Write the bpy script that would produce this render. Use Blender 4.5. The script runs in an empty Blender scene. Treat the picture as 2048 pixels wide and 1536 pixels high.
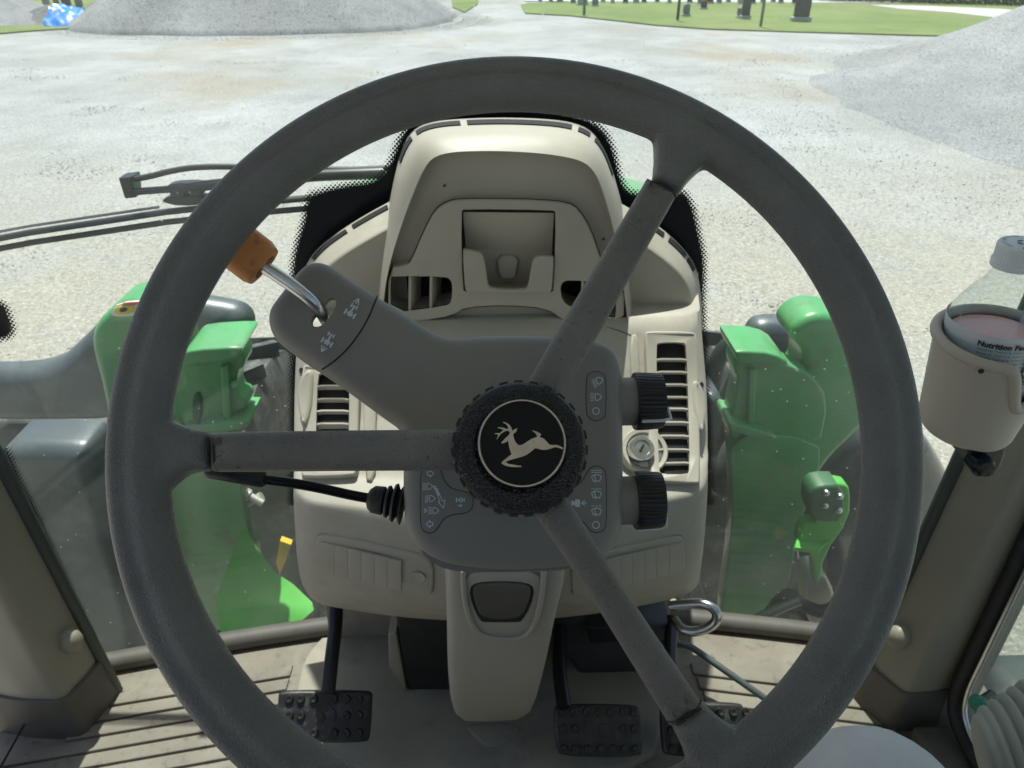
import bpy, bmesh, math, random
from mathutils import Vector as V, Matrix
from mathutils.geometry import tessellate_polygon
from mathutils import noise as mnoise
random.seed(7)
S = bpy.context.scene
COL = S.collection
# ------------------------------------------------------------------ camera, sky, sun, exposure
PITCH, YAW, FPX = math.radians(30.7), math.radians(1.8), 1479.0
EYE = V((-0.017, 0.0, 2.45))
FWD = V((math.sin(YAW)*math.cos(PITCH), math.cos(YAW)*math.cos(PITCH), -math.sin(PITCH)))
RGT = V((math.cos(YAW), -math.sin(YAW), 0))
UPV = RGT.cross(FWD)
cd = bpy.data.cameras.new('camera'); cam = bpy.data.objects.new('camera', cd); COL.objects.link(cam)
cam.matrix_world = Matrix.Translation(EYE) @ Matrix((RGT, UPV, -FWD)).transposed().to_4x4()
cd.sensor_width = 36; cd.lens = FPX/2048*36; cd.clip_start = 0.02; cd.clip_end = 4000
cd.dof.use_dof = True; cd.dof.focus_distance = 0.44; cd.dof.aperture_fstop = 24.0
S.camera = cam
SUN_EL, SUN_AZ = math.radians(70), math.radians(-6)       # azimuth from +Y towards +X
w = bpy.data.worlds.new('World'); S.world = w; w.use_nodes = True
nt = w.node_tree; bg = nt.nodes['Background']
sky = nt.nodes.new('ShaderNodeTexSky'); sky.sky_type = 'NISHITA'; sky.sun_disc = False
sky.sun_elevation = SUN_EL; sky.sun_rotation = SUN_AZ; sky.dust_density = 2.0; sky.air_density = 1.0
nt.links.new(sky.outputs[0], bg.inputs[0]); bg.inputs[1].default_value = 0.08
sl = bpy.data.lights.new('sun', 'SUN'); sl.energy = 4.3; sl.angle = math.radians(0.6); sl.color = (1, .97, .92)
so = bpy.data.objects.new('sun', sl); COL.objects.link(so)
sd = V((math.sin(SUN_AZ)*math.cos(SUN_EL), math.cos(SUN_AZ)*math.cos(SUN_EL), math.sin(SUN_EL)))
so.rotation_euler = sd.to_track_quat('Z', 'Y').to_euler(); so.location = (0, 5, 12)
S.view_settings.view_transform = 'Standard'; S.view_settings.look = 'None'
S.view_settings.exposure = 0.85; S.view_settings.gamma = 1
S.render.resolution_x = 1024; S.render.resolution_y = 768
S.cycles.max_bounces = 10; S.cycles.transparent_max_bounces = 24; S.cycles.diffuse_bounces = 5
# ------------------------------------------------------------------ measuring helpers (photo pixel + a real plane -> metres)
def ray(px, py): return (FWD*FPX + RGT*(px-1024) - UPV*(py-768)).normalized()
def on(px, py, P, n):
    d = ray(px, py); return EYE + d*((P-EYE).dot(n)/d.dot(n))
def atY(px, py, Y): return on(px, py, V((0, Y, 0)), V((0, 1, 0)))
def atZ(px, py, Z): return on(px, py, V((0, 0, Z)), V((0, 0, 1)))
def proj(p):
    q = p-EYE; z = q.dot(FWD); return 1024+FPX*q.dot(RGT)/z, 768-FPX*q.dot(UPV)/z
FLOOR = EYE.z-1.12
# ------------------------------------------------------------------ materials
MATS = {}
def mat(name, col, rough=.5, bump=None, var=None, metal=0, spec=.5, coat=0, trans=0, dirt=None, alpha=None, sheen=0, kind='noise'):
    if name in MATS: return MATS[name]
    m = bpy.data.materials.new(name); m.use_nodes = True; t = m.node_tree; N = t.nodes; L = t.links
    b = N['Principled BSDF']; b.inputs['Roughness'].default_value = rough; b.inputs['Metallic'].default_value = metal
    b.inputs['Specular IOR Level'].default_value = spec; b.inputs['Coat Weight'].default_value = coat
    b.inputs['Transmission Weight'].default_value = trans
    b.inputs['Base Color'].default_value = (*col, 1)
    if sheen: b.inputs['Sheen Weight'].default_value = sheen
    tc = N.new('ShaderNodeTexCoord'); src = None
    def nz(scale, detail=4, rg=.55):
        n = N.new('ShaderNodeTexNoise'); n.inputs['Scale'].default_value = scale; n.inputs['Detail'].default_value = detail
        n.inputs['Roughness'].default_value = rg; L.new(tc.outputs['Object'], n.inputs['Vector']); return n
    def ramp(out, a, b_, c0, c1):
        r = N.new('ShaderNodeValToRGB'); r.color_ramp.elements[0].position = a; r.color_ramp.elements[1].position = b_
        r.color_ramp.elements[0].color = (*c0, 1); r.color_ramp.elements[1].color = (*c1, 1); L.new(out, r.inputs[0]); return r
    def mix(fac, a, c):
        x = N.new('ShaderNodeMix'); x.data_type = 'RGBA'
        L.new(fac, x.inputs['Factor'])
        for k, v in ((6, a), (7, c)):
            if isinstance(v, tuple): x.inputs[k].default_value = (*v, 1)
            else: L.new(v, x.inputs[k])
        return x.outputs[2]
    cur = None
    if var:
        sc, am = var
        n = nz(sc, 6); r = ramp(n.outputs[0], .3, .7, tuple(c*(1-am) for c in col), tuple(min(1, c*(1+am)) for c in col)); cur = r.outputs[0]
    if dirt:                                            # (scale, lo, hi, colour)
        for (sc, lo, hi, dc) in dirt:
            n = nz(sc, 8, .65); r = ramp(n.outputs[0], lo, hi, (0, 0, 0), (1, 1, 1)); cur = mix(r.outputs[0], cur if cur else col, dc)
    if cur: L.new(cur, b.inputs['Base Color'])
    if bump:
        prev = None
        for (sc, st, dist, kd) in bump:
            if kd == 'v':
                n = N.new('ShaderNodeTexVoronoi'); n.feature = 'DISTANCE_TO_EDGE'; n.inputs['Scale'].default_value = sc
                nn = nz(sc*.7, 2)
                ad = N.new('ShaderNodeVectorMath'); ad.operation = 'MULTIPLY_ADD'; L.new(nn.outputs[1], ad.inputs[0])
                ad.inputs[1].default_value = (1/sc,)*3; L.new(tc.outputs['Object'], ad.inputs[2]); L.new(ad.outputs[0], n.inputs['Vector'])
                r = ramp(n.outputs[0], 0.0, .22, (0, 0, 0), (1, 1, 1)); out = r.outputs[0]
            else: out = nz(sc, 3).outputs[0]
            bp = N.new('ShaderNodeBump'); bp.inputs['Strength'].default_value = st; bp.inputs['Distance'].default_value = dist
            L.new(out, bp.inputs['Height'])
            if prev: L.new(prev.outputs[0], bp.inputs['Normal'])
            prev = bp
        L.new(prev.outputs[0], b.inputs['Normal'])
    MATS[name] = m; return m
WHEELG = mat('wheel_plastic', (.145, .147, .143), .36, bump=[(520, .45, .0010, 'v'), (60, .1, .001, 'n')], var=(25, .12), spec=.45)
SPOKEG = mat('spoke_plastic', (.168, .160, .146), .37, bump=[(600, .5, .0008, 'v')], var=(30, .15), spec=.45, dirt=[(300, .62, .68, (.03, .03, .03)), (18, .5, .7, (.14, .132, .12))])
PODG = mat('column_plastic', (.235, .228, .208), .52, bump=[(1500, .12, .0002, 'n')], var=(14, .07), dirt=[(500, .74, .78, (.2, .2, .19))])
PODL = mat('panel_plastic', (.22, .215, .198), .5, bump=[(1500, .2, .0002, 'n')])
BLACK = mat('black_plastic', (.012, .013, .015), .35, bump=[(700, .2, .0003, 'n')])
BLACKR = mat('black_rubber', (.015, .016, .017), .55, bump=[(300, .3, .0005, 'n')], var=(40, .3))
BLACKG = mat('gloss_black', (.006, .009, .013), .15, spec=.22)
HUBT = mat('hub_textured_black', (.02, .023, .027), .38, bump=[(520, 1, .004, 'v')])
SILVER = mat('emblem_silver', (.58, .575, .56), .22, metal=1, var=(300, .12))
CHROME = mat('steel', (.62, .63, .64), .25, metal=1, bump=[(120, .15, .001, 'n')])
WHITEP = mat('white_print', (.62, .68, .72), .6)
PTR = mat('white_pointer', (.6, .64, .64), .4)
BEIGE = mat('beige_plastic', (.42, .385, .315), .5, bump=[(1100, .2, .0003, 'n')], var=(9, .06), dirt=[(14, .56, .8, (.36, .33, .26)), (420, .72, .78, (.16, .14, .11))])
BEIGED = mat('beige_plastic_dusty', (.42, .385, .315), .6, bump=[(1100, .25, .0003, 'n')], var=(9, .08), dirt=[(22, .5, .75, (.49, .46, .38)), (9, .55, .75, (.35, .315, .24)), (380, .7, .78, (.2, .18, .15))])
FLOORM = mat('floor_mat', (.205, .18, .14), .75, bump=[(400, .4, .0006, 'n')], var=(8, .16), dirt=[(12, .50, .68, (.24, .22, .175)), (45, .55, .72, (.11, .10, .08)), (200, .64, .74, (.36, .335, .27))])
FLOORC = mat('centre_floor_mat', (.31, .275, .215), .8, bump=[(400, .4, .0006, 'n')], var=(6, .15), dirt=[(9, .52, .7, (.20, .19, .165)), (160, .68, .76, (.45, .43, .36))])
DARKTRIM = mat('dark_trim', (.10, .09, .075), .6, bump=[(300, .3, .0005, 'n')], var=(12, .2))
VOIDM = mat('vent_inside', (.012, .012, .012), .8)
SEAM = mat('seam_dark', (.022, .022, .02), .8)
ORANGE = mat('orange_plastic', (.68, .27, .085), .5, var=(40, .15), bump=[(500, .2, .0004, 'n')], dirt=[(60, .6, .75, (.30, .10, .03))])
GREEN = mat('tractor_green', (.07, .31, .095), .35, bump=[(60, .08, .002, 'n')], var=(6, .15), dirt=[(5, .45, .75, (.13, .30, .14)), (20, .54, .70, (.10, .22, .09)), (130, .60, .72, (.20, .33, .18)), (90, .68, .76, (.26, .32, .18))], coat=.2)
SUNGREEN = mat('sunlit_green', (.09, .42, .06), .4, var=(8, .1), coat=.2)  # tractor green with the sunlight put into its colour
FENDER = mat('fender_plastic', (.06, .075, .08), .38, bump=[(200, .3, .001, 'n')], var=(5, .2), dirt=[(12, .5, .75, (.12, .14, .14))])
TYRE = mat('tyre_rubber', (.045, .047, .046), .7, bump=[(80, .4, .003, 'n')], var=(9, .25), dirt=[(14, .48, .72, (.16, .155, .13))])
UNDER = mat('undercarriage', (.05, .062, .058), .6, var=(10, .5), dirt=[(16, .55, .75, (.16, .16, .13)), (60, .66, .74, (.4, .38, .33))])
YELLOW = mat('yellow_paint', (.65, .42, .03), .4, var=(10, .1))
PILLAR = mat('pillar_plastic', (.27, .25, .195), .45, bump=[(900, .15, .0003, 'n')], var=(5, .08), dirt=[(9, .56, .8, (.22, .20, .15))])
CUP = mat('cup_plastic', (.45, .405, .335), .42, bump=[(900, .15, .0003, 'n')])
DENIM = mat('grey_trousers', (.60, .605, .60), .9, bump=[(900, .8, .0015, 'n'), (70, .3, .004, 'n')], var=(14, .08), sheen=.2)
BOOTG = mat('bellows_rubber', (.33, .345, .30), .6, var=(14, .1), bump=[(600, .2, .0004, 'n')])
TEAL = mat('teal_plastic', (.03, .24, .15), .35)
REDS = mat('sticker_red', (.62, .12, .10), .5)
YELS = mat('sticker_yellow', (.85, .62, .06), .5)
WHITES = mat('sticker_white', (.8, .8, .76), .5)
CAPW = mat('white_cap', (.72, .76, .78), .4)
INKM = mat('ink', (.03, .03, .035), .6)
LABEL = mat('bottle_label', (.62, .64, .68), .4)
STONEG = mat('granite_grey', (.20, .21, .22), .5, var=(8, .3)); STONED = mat('granite_dark', (.045, .05, .06), .3, var=(8, .3))
STONEL = mat('granite_light', (.42, .44, .44), .6, var=(6, .2))
HEADL = mat('headliner', (.55, .54, .50), .9, var=(4, .05))
def glassy(name, tint, dust_haze, rough=.0, frit=False):
    m = bpy.data.materials.new(name); m.use_nodes = True; t = m.node_tree; N = t.nodes; L = t.links
    for n in list(N):
        if n.type == 'BSDF_PRINCIPLED': N.remove(n)
    out = N['Material Output']; tr = N.new('ShaderNodeBsdfTransparent'); tr.inputs[0].default_value = (*tint, 1)
    gl = N.new('ShaderNodeBsdfGlossy'); gl.inputs['Roughness'].default_value = .02
    fr = N.new('ShaderNodeFresnel'); ge = N.new('ShaderNodeNewGeometry'); mr = N.new('ShaderNodeMapRange')
    mr.inputs[3].default_value = 1.38; mr.inputs[4].default_value = 1/1.38; L.new(ge.outputs['Backfacing'], mr.inputs[0]); L.new(mr.outputs[0], fr.inputs[0])
    m1 = N.new('ShaderNodeMixShader'); L.new(fr.outputs[0], m1.inputs[0]); L.new(tr.outputs[0], m1.inputs[1]); L.new(gl.outputs[0], m1.inputs[2])
    tc = N.new('ShaderNodeTexCoord'); a = N.new('ShaderNodeTexNoise'); a.inputs['Scale'].default_value = 6; a.inputs['Detail'].default_value = 8
    v = N.new('ShaderNodeTexVoronoi'); v.inputs['Scale'].default_value = 70
    L.new(tc.outputs['Object'], a.inputs['Vector']); L.new(tc.outputs['Object'], v.inputs['Vector'])
    r1 = N.new('ShaderNodeMapRange'); r1.inputs[1].default_value = .35; r1.inputs[2].default_value = .75; r1.inputs[3].default_value = dust_haze*.5; r1.inputs[4].default_value = dust_haze*1.6
    L.new(a.outputs[0], r1.inputs[0])
    r2 = N.new('ShaderNodeMapRange'); r2.inputs[1].default_value = .06; r2.inputs[2].default_value = .13; r2.inputs[3].default_value = .45; r2.inputs[4].default_value = 0
    L.new(v.outputs['Distance'], r2.inputs[0])
    # only a few of the cells carry a speck
    r3 = N.new('ShaderNodeMath'); r3.operation = 'GREATER_THAN'; r3.inputs[1].default_value = .72
    sx = N.new('ShaderNodeSeparateColor'); L.new(v.outputs['Color'], sx.inputs[0]); L.new(sx.outputs[0], r3.inputs[0])
    mu = N.new('ShaderNodeMath'); mu.operation = 'MULTIPLY'; L.new(r2.outputs[0], mu.inputs[0]); L.new(r3.outputs[0], mu.inputs[1])
    ad = N.new('ShaderNodeMath'); ad.operation = 'ADD'; ad.use_clamp = True; L.new(mu.outputs[0], ad.inputs[0]); L.new(r1.outputs[0], ad.inputs[1])
    df = N.new('ShaderNodeBsdfTranslucent'); df.inputs[0].default_value = (.75, .8, .75, 1)
    d2 = N.new('ShaderNodeBsdfDiffuse'); d2.inputs[0].default_value = (.7, .72, .66, 1)
    md = N.new('ShaderNodeMixShader'); L.new(df.outputs[0], md.inputs[1]); L.new(d2.outputs[0], md.inputs[2])
    m2 = N.new('ShaderNodeMixShader'); L.new(ad.outputs[0], m2.inputs[0]); L.new(m1.outputs[0], m2.inputs[1]); L.new(md.outputs[0], m2.inputs[2])
    L.new(m2.outputs[0], out.inputs[0]); return m
GLASS = glassy('window_glass', (.87, .945, .925), .075)
def frit_mat():
    m = bpy.data.materials.new('frit_dots'); m.use_nodes = True; t = m.node_tree; N = t.nodes; L = t.links
    b = N['Principled BSDF']; b.inputs['Base Color'].default_value = (.006, .007, .009, 1); b.inputs['Roughness'].default_value = .3
    uv = N.new('ShaderNodeUVMap'); uv.uv_map = 'UVMap'; sp = N.new('ShaderNodeSeparateXYZ'); L.new(uv.outputs[0], sp.inputs[0])
    ue = N.new('ShaderNodeUVMap'); ue.uv_map = 'edge'; se = N.new('ShaderNodeSeparateXYZ'); L.new(ue.outputs[0], se.inputs[0])
    def M(op, a, b_=None):
        n = N.new('ShaderNodeMath'); n.operation = op
        for i, x in enumerate((a, b_)):
            if x is None: continue
            if isinstance(x, (int, float)): n.inputs[i].default_value = x
            else: L.new(x, n.inputs[i])
        return n.outputs[0]
    # u,v are metres; rows staggered
    P = .0058
    row = M('FLOOR', M('DIVIDE', sp.outputs[1], P*.5)); odd = M('MULTIPLY', M('MODULO', row, 2), .5)
    fu = M('SUBTRACT', M('FRACT', M('ADD', M('DIVIDE', sp.outputs[0], P), odd)), .5)
    fv = M('MULTIPLY', M('SUBTRACT', M('FRACT', M('DIVIDE', sp.outputs[1], P*.5)), .5), .5)
    d = M('SQRT', M('ADD', M('MULTIPLY', fu, fu), M('MULTIPLY', fv, fv)))
    size = M('MULTIPLY', M('DIVIDE', se.outputs[0], .014), .56)      # v=0 outer edge, grows inwards
    al = M('MAXIMUM', M('LESS_THAN', d, size), M('GREATER_THAN', se.outputs[0], .0136))
    L.new(al, b.inputs['Alpha']); return m
FRIT = frit_mat()
# ------------------------------------------------------------------ object helpers
def finish(bm, name, m, parent=None, angle=40, label=None, uvs=False):
    bmesh.ops.recalc_face_normals(bm, faces=bm.faces[:])
    me = bpy.data.meshes.new(name); bm.to_mesh(me); bm.free()
    return link(me, name, m, parent, angle, label)
def link(me, name, m, parent=None, angle=40, label=None):
    if m and not me.materials: me.materials.append(m)
    if angle is not None:
        for p in me.polygons: p.use_smooth = True
        me.set_sharp_from_angle(angle=math.radians(angle))
    o = bpy.data.objects.new(name, me); COL.objects.link(o)
    if parent: setp(o, parent)
    if label: o['label'] = label
    return o
def wloc(o):
    l = V(o.location) if not o.get('_m') else V((0, 0, 0)); return l
WM = {}
def setp(o, parent):
    o.parent = parent; o.matrix_parent_inverse = Matrix.Translation(-WM.get(parent.name, V((0, 0, 0))))
def thing(name, label, cat, loc, group=None):
    o = bpy.data.objects.new(name, None); COL.objects.link(o); o.location = loc; o.empty_display_size = .05
    o['label'] = label; o['category'] = cat
    if group: o['group'] = group
    WM[o.name] = V(loc); return o
def tag(o, label, cat, group=None):
    o['label'] = label; o['category'] = cat
    if group: o['group'] = group
    return o
def struct(o, kind='structure'): o['kind'] = kind; return o
def chaikin(p, it=2, closed=True):
    for _ in range(it):
        q = []; n = len(p)
        for i in range(n if closed else n-1):
            a, b = p[i], p[(i+1) % n]; q += [a*.75+b*.25, a*.25+b*.75]
        if not closed: q = [p[0]]+q+[p[-1]]
        p = q
    return p
def resample(p, step, closed=True):
    n = len(p); q = []
    segs = [(p[i], p[(i+1) % n]) for i in range(n if closed else n-1)]
    L = sum((b-a).length for a, b in segs); k = max(8, int(L/step)); ds = L/k; acc = 0; t = 0
    for a, b in segs:
        l = (b-a).length
        while t < acc+l-1e-9 and len(q) < k:
            q.append(a.lerp(b, (t-acc)/l)); t += ds
        acc += l
    if not closed: q.append(p[-1])
    return q
def orient(p, n):
    a = V((0, 0, 0)); c = sum(p, V((0, 0, 0)))/len(p)
    for i in range(len(p)): a += (p[i]-c).cross(p[(i+1) % len(p)]-c)
    return p if a.dot(n) > 0 else p[::-1]
def inset(p, n, r):
    q = []; N = len(p)
    for i in range(N):
        e1 = (p[i]-p[i-1]); e2 = (p[(i+1) % N]-p[i])
        if e1.length < 1e-9: e1 = e2
        if e2.length < 1e-9: e2 = e1
        m1 = n.cross(e1.normalized()); m2 = n.cross(e2.normalized()); m = m1+m2
        if m.length < 1e-6: q.append(p[i].copy()); continue
        m.normalize(); q.append(p[i]+m*(r/max(.5, m.dot(m1))))
    return q
def ring(bm, pts): return [bm.verts.new(p) for p in pts]
def bridge(bm, a, b, closed=True):
    n = len(a)
    for i in range(n if closed else n-1):
        j = (i+1) % n
        try: bm.faces.new((a[i], a[j], b[j], b[i]))
        except ValueError: pass
def cap(bm, rings):
    pts = [[v.co for v in r] for r in rings]; flat = [v for r in rings for v in r]
    for t in tessellate_polygon(pts):
        try: bm.faces.new([flat[i] for i in t])
        except ValueError: pass
def pillow_bm(bm, pts, n, depth, r=.002, segs=4, holes=(), hole_depth=None, back=True, hr=0, ndir=None):
    n = n.normalized(); nd = ndir or n
    pts = orient(pts, n)
    rs = [ring(bm, [p-nd*depth for p in pts])]
    rr = min(r, depth)
    rs.append(ring(bm, [p-nd*rr for p in pts]))
    for k in range(1, segs+1):
        th = k/segs*math.pi/2
        rs.append(ring(bm, [p-nd*(rr*(1-math.sin(th))) for p in inset(pts, n, r*(1-math.cos(th)))]))
    for a, b in zip(rs, rs[1:]): bridge(bm, a, b)
    hs = []
    for h in holes:
        h = orient(h, -n)
        if hr:
            o = ring(bm, inset(h, -n, -hr) if False else h); hs.append(o)
            lo = ring(bm, [p-nd*hr for p in inset(h, n, hr)]); bridge(bm, o, lo)
            hb = ring(bm, [p.co-nd*((hole_depth or depth)-hr) for p in lo]); bridge(bm, lo, hb)
        else:
            o = ring(bm, h); hs.append(o); hb = ring(bm, [p-nd*(hole_depth or depth) for p in h]); bridge(bm, o, hb)
    cap(bm, [rs[-1]]+hs)
    if back and not holes: cap(bm, [rs[0]])
def pillow(name, pts, n, depth, m, parent=None, r=.002, segs=4, holes=(), sm=1, step=None, angle=50, label=None, **k):
    if sm: pts = chaikin(pts, sm)
    if step: pts = resample(pts, step)
    bm = bmesh.new(); pillow_bm(bm, pts, n, depth, r, segs, holes, **k); return finish(bm, name, m, parent, angle, label)
def tube_bm(bm, pts, r, segs=12, caps=True, closed=False, flat=1, ref=None):
    n = len(pts); rs = []; R = r if isinstance(r, (list, tuple)) else [r]*n
    up = ref or V((0, 0, 1)); prev = None
    for i, p in enumerate(pts):
        a = pts[i-1] if (i or closed) else pts[0]; b = pts[(i+1) % n] if (i < n-1 or closed) else pts[-1]
        t = (b-a).normalized()
        if prev is None:
            u = t.cross(up)
            if u.length < .1: u = t.cross(V((1, 0, 0)))
            u.normalize()
        else:
            u = prev-t*prev.dot(t); u.normalize()
        prev = u; v = t.cross(u)
        rs.append(ring(bm, [p+(u*math.cos(2*math.pi*k/segs)+v*flat*math.sin(2*math.pi*k/segs))*R[i] for k in range(segs)]))
    for a, b in zip(rs, rs[1:]): bridge(bm, a, b)
    if closed: bridge(bm, rs[-1], rs[0])
    elif caps:
        bm.faces.new(rs[0]); bm.faces.new(rs[-1][::-1])
def tube(name, pts, r, m, parent=None, segs=12, sm=0, closed=False, flat=1, ref=None, label=None, angle=50):
    if sm: pts = chaikin(pts, sm, closed)
    bm = bmesh.new(); tube_bm(bm, pts, r, segs, True, closed, flat, ref); return finish(bm, name, m, parent, angle, label)
def basis(ax, ref=V((0, 0, 1))):
    ax = ax.normalized(); u = ref.cross(ax)
    if u.length < 1e-3: u = V((1, 0, 0)).cross(ax)
    u.normalize(); return u, ax.cross(u), ax
def lathe_bm(bm, prof, o, ax, segs=48, caps=True, mod=None, ref=V((0, 0, 1))):
    u, v, ax = basis(ax, ref); rs = []
    for (r, h) in prof:
        rs.append(ring(bm, [o+ax*h+(u*math.cos(t)+v*math.sin(t))*(r*(mod(t, r, h) if mod else 1)) for t in [2*math.pi*k/segs for k in range(segs)]]))
    for a, b in zip(rs, rs[1:]): bridge(bm, a, b)
    if caps:
        for r_, c in ((rs[0], -1), (rs[-1], 1)): bm.faces.new(r_)
def lathe(name, prof, o, ax, m, parent=None, segs=48, caps=True, mod=None, angle=35, label=None):
    bm = bmesh.new(); lathe_bm(bm, prof, o, ax, segs, caps, mod); return finish(bm, name, m, parent, angle, label)
def box_bm(bm, c, s, rot=None):
    R = rot or Matrix.Identity(3); vs = []
    for dx in (-.5, .5):
        for dy in (-.5, .5):
            for dz in (-.5, .5): vs.append(bm.verts.new(c+R@V((dx*s[0], dy*s[1], dz*s[2]))))
    for f in ((0, 1, 3, 2), (4, 6, 7, 5), (0, 4, 5, 1), (2, 3, 7, 6), (0, 2, 6, 4), (1, 5, 7, 3)): bm.faces.new([vs[i] for i in f])
def box(name, c, s, m, parent=None, rot=None, bev=0, label=None):
    bm = bmesh.new(); box_bm(bm, V(c), s, rot)
    if bev: bmesh.ops.bevel(bm, geom=bm.edges[:], offset=bev, segments=3, profile=.5, affect='EDGES')
    return finish(bm, name, m, parent, 40, label)
def loft(name, rings_, m, parent=None, caps=True, angle=45, label=None, closed=True):
    bm = bmesh.new(); rs = [ring(bm, r) for r in rings_]
    for a, b in zip(rs, rs[1:]): bridge(bm, a, b, closed)
    if caps: cap(bm, [rs[0]]); cap(bm, [rs[-1]])
    return finish(bm, name, m, parent, angle, label)
def apply_mods(o):
    dg = bpy.context.evaluated_depsgraph_get(); dg.update(); me = bpy.data.meshes.new_from_object(o.evaluated_get(dg))
    o.modifiers.clear(); old = o.data; o.data = me; bpy.data.meshes.remove(old)
def clone(o, parent, delta):
    c = o.copy(); COL.objects.link(c); c.location = V(o.location)+delta
    return c
# ================================================================== SETTING: yard, lawn, piles
def ground_mat(name, c1, c2, c3, sc=1.0, speck=True, tan=False):
    m = bpy.data.materials.new(name); m.use_nodes = True; t = m.node_tree; N = t.nodes; L = t.links; b = N['Principled BSDF']
    b.inputs['Roughness'].default_value = .9; b.inputs['Specular IOR Level'].default_value = .2
    tc = N.new('ShaderNodeTexCoord')
    def nz(s, d=6, r=.6, st=None):
        n = N.new('ShaderNodeTexNoise'); n.inputs['Scale'].default_value = s; n.inputs['Detail'].default_value = d; n.inputs['Roughness'].default_value = r
        if st:
            mp = N.new('ShaderNodeMapping'); mp.inputs['Scale'].default_value = st; L.new(tc.outputs['Object'], mp.inputs[0]); L.new(mp.outputs[0], n.inputs['Vector'])
        else: L.new(tc.outputs['Object'], n.inputs['Vector'])
        return n.outputs[0]
    def mixc(f, lo, hi, a, c, k=1):
        r = N.new('ShaderNodeMapRange'); r.inputs[1].default_value = lo; r.inputs[2].default_value = hi; r.inputs[4].default_value = k; L.new(f, r.inputs[0])
        x = N.new('ShaderNodeMix'); x.data_type = 'RGBA'; L.new(r.outputs[0], x.inputs['Factor'])
        for kk, v in ((6, a), (7, c)):
            if isinstance(v, tuple): x.inputs[kk].default_value = (*v, 1)
            else: L.new(v, x.inputs[kk])
        return x.outputs[2]
    cur = mixc(nz(.35*sc, 5, .62, (1, .8, 1)), .40, .62, c1, c2)
    cur = mixc(nz(.22*sc, 4, .5, (1, .7, 1)), .52, .68, cur, c3, .85)
    cur = mixc(nz(1.6*sc, 5, .7, (1, .9, 1)), .50, .78, cur, tuple(c*.62 for c in c1), .5)
    if tan:
        sp = N.new('ShaderNodeSeparateXYZ'); L.new(tc.outputs['Object'], sp.inputs[0]); mr = N.new('ShaderNodeMapRange'); mr.inputs[1].default_value = 13; mr.inputs[2].default_value = 3; L.new(sp.outputs[1], mr.inputs[0])
        mm = N.new('ShaderNodeMath'); mm.operation = 'MULTIPLY'; L.new(mr.outputs[0], mm.inputs[0]); L.new(nz(.9, 5, .6), mm.inputs[1])
        cur = mixc(mm.outputs[0], .06, .45, cur, (.345, .318, .245))
    if speck:
        cur = mixc(nz(26, 3, .75), .42, .66, cur, tuple(c*.45 for c in c1), .65)
        cur = mixc(nz(48, 3, .75), .52, .7, cur, (.56, .55, .53), .8)
    L.new(cur, b.inputs['Base Color'])
    bp = N.new('ShaderNodeBump'); bp.inputs['Strength'].default_value = .8; bp.inputs['Distance'].default_value = .03; L.new(nz(22, 4, .7), bp.inputs['Height']); L.new(bp.outputs[0], b.inputs['Normal'])
    return m
GRAVEL = ground_mat('gravel', (.295, .30, .285), (.415, .425, .42), (.305, .25, .165), tan=True)
PILEM = ground_mat('pile_gravel', (.24, .245, .245), (.35, .355, .355), (.22, .22, .21))
PILED = ground_mat('pile_dark', (.16, .165, .16), (.22, .22, .21), (.14, .13, .12))
GRASSM = ground_mat('grass', (.135, .185, .06), (.18, .225, .08), (.20, .21, .10), .8, False)
PATHM = ground_mat('pale_path', (.5, .5, .48), (.56, .56, .54), (.5, .48, .42))
def sheet(name, pts, z, m, res=None):
    bm = bmesh.new(); vs = [bm.verts.new((x, y, z)) for x, y in pts]; cap(bm, [vs]); lo = [bm.verts.new((x, y, z-.16)) for x, y in pts]; bridge(bm, vs, lo); return finish(bm, name, m, None, None)
# yard ground with gentle undulations near by
bm = bmesh.new(); g = {}
xs = [-1500, -400, -120, -60]+[-40+i*1.0 for i in range(0, 91)]+[70, 130, 400, 1500]
ys = [-400, -100, -30, -10]+[-6+i*1.0 for i in range(0, 66)]+[70, 90, 130, 300, 900, 2500]
for i, x in enumerate(xs):
    for j, y in enumerate(ys):
        k = 1 if (-38 < x < 48 and -5 < y < 24) else 0
        k = k*(1 if y < 16 else max(0, (24-y)/8)); z = k*.05*mnoise.noise(V((x*.35, y*.5, 0)))+k*.02*mnoise.noise(V((x*1.1, y*1.3, 5)))
        g[i, j] = bm.verts.new((x, y, z))
for i in range(len(xs)-1):
    for j in range(len(ys)-1): bm.faces.new((g[i, j], g[i+1, j], g[i+1, j+1], g[i, j+1]))
struct(finish(bm, 'ground', GRAVEL, None, 180))
def gz(px, py, z=0.0): p = atZ(px, py, z); return (p.x, p.y)
# lawns (traced on the ground)
lawn = [gz(1042, 12), gz(1050, 28), gz(1140, 33), gz(1240, 44), gz(1310, 52), gz(1420, 60), gz(1600, 66), gz(1780, 71), gz(1925, 75), gz(2100, 90), gz(2500, 60), gz(2600, -20), gz(2300, -20), gz(1700, -12), gz(1055, 8)]
struct(sheet('lawn', lawn, .045, GRASSM))
lawn2 = [gz(-600, 75), gz(-100, 74), gz(0, 69), gz(60, 64), gz(120, 60), gz(300, 50), gz(760, 20), gz(870, 12), gz(860, -40), gz(300, -70), gz(-900, -70)]
struct(sheet('lawn', lawn2, .045, GRASSM))
lawn3 = [gz(905, 16), gz(930, 26), gz(955, 10), gz(965, -30), gz(900, -30)]
struct(sheet('lawn', lawn3, .045, GRASSM))
path = [gz(1740, 12), gz(1800, 20), gz(1900, 27), gz(2010, 40), gz(2200, 52), gz(2200, 38), gz(2000, 20), gz(1850, 14)]
struct(sheet('path', path, .052, PATHM))
far = [gz(1050, 4), gz(1800, 8), gz(1800, 0), gz(1050, -2)]
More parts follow.
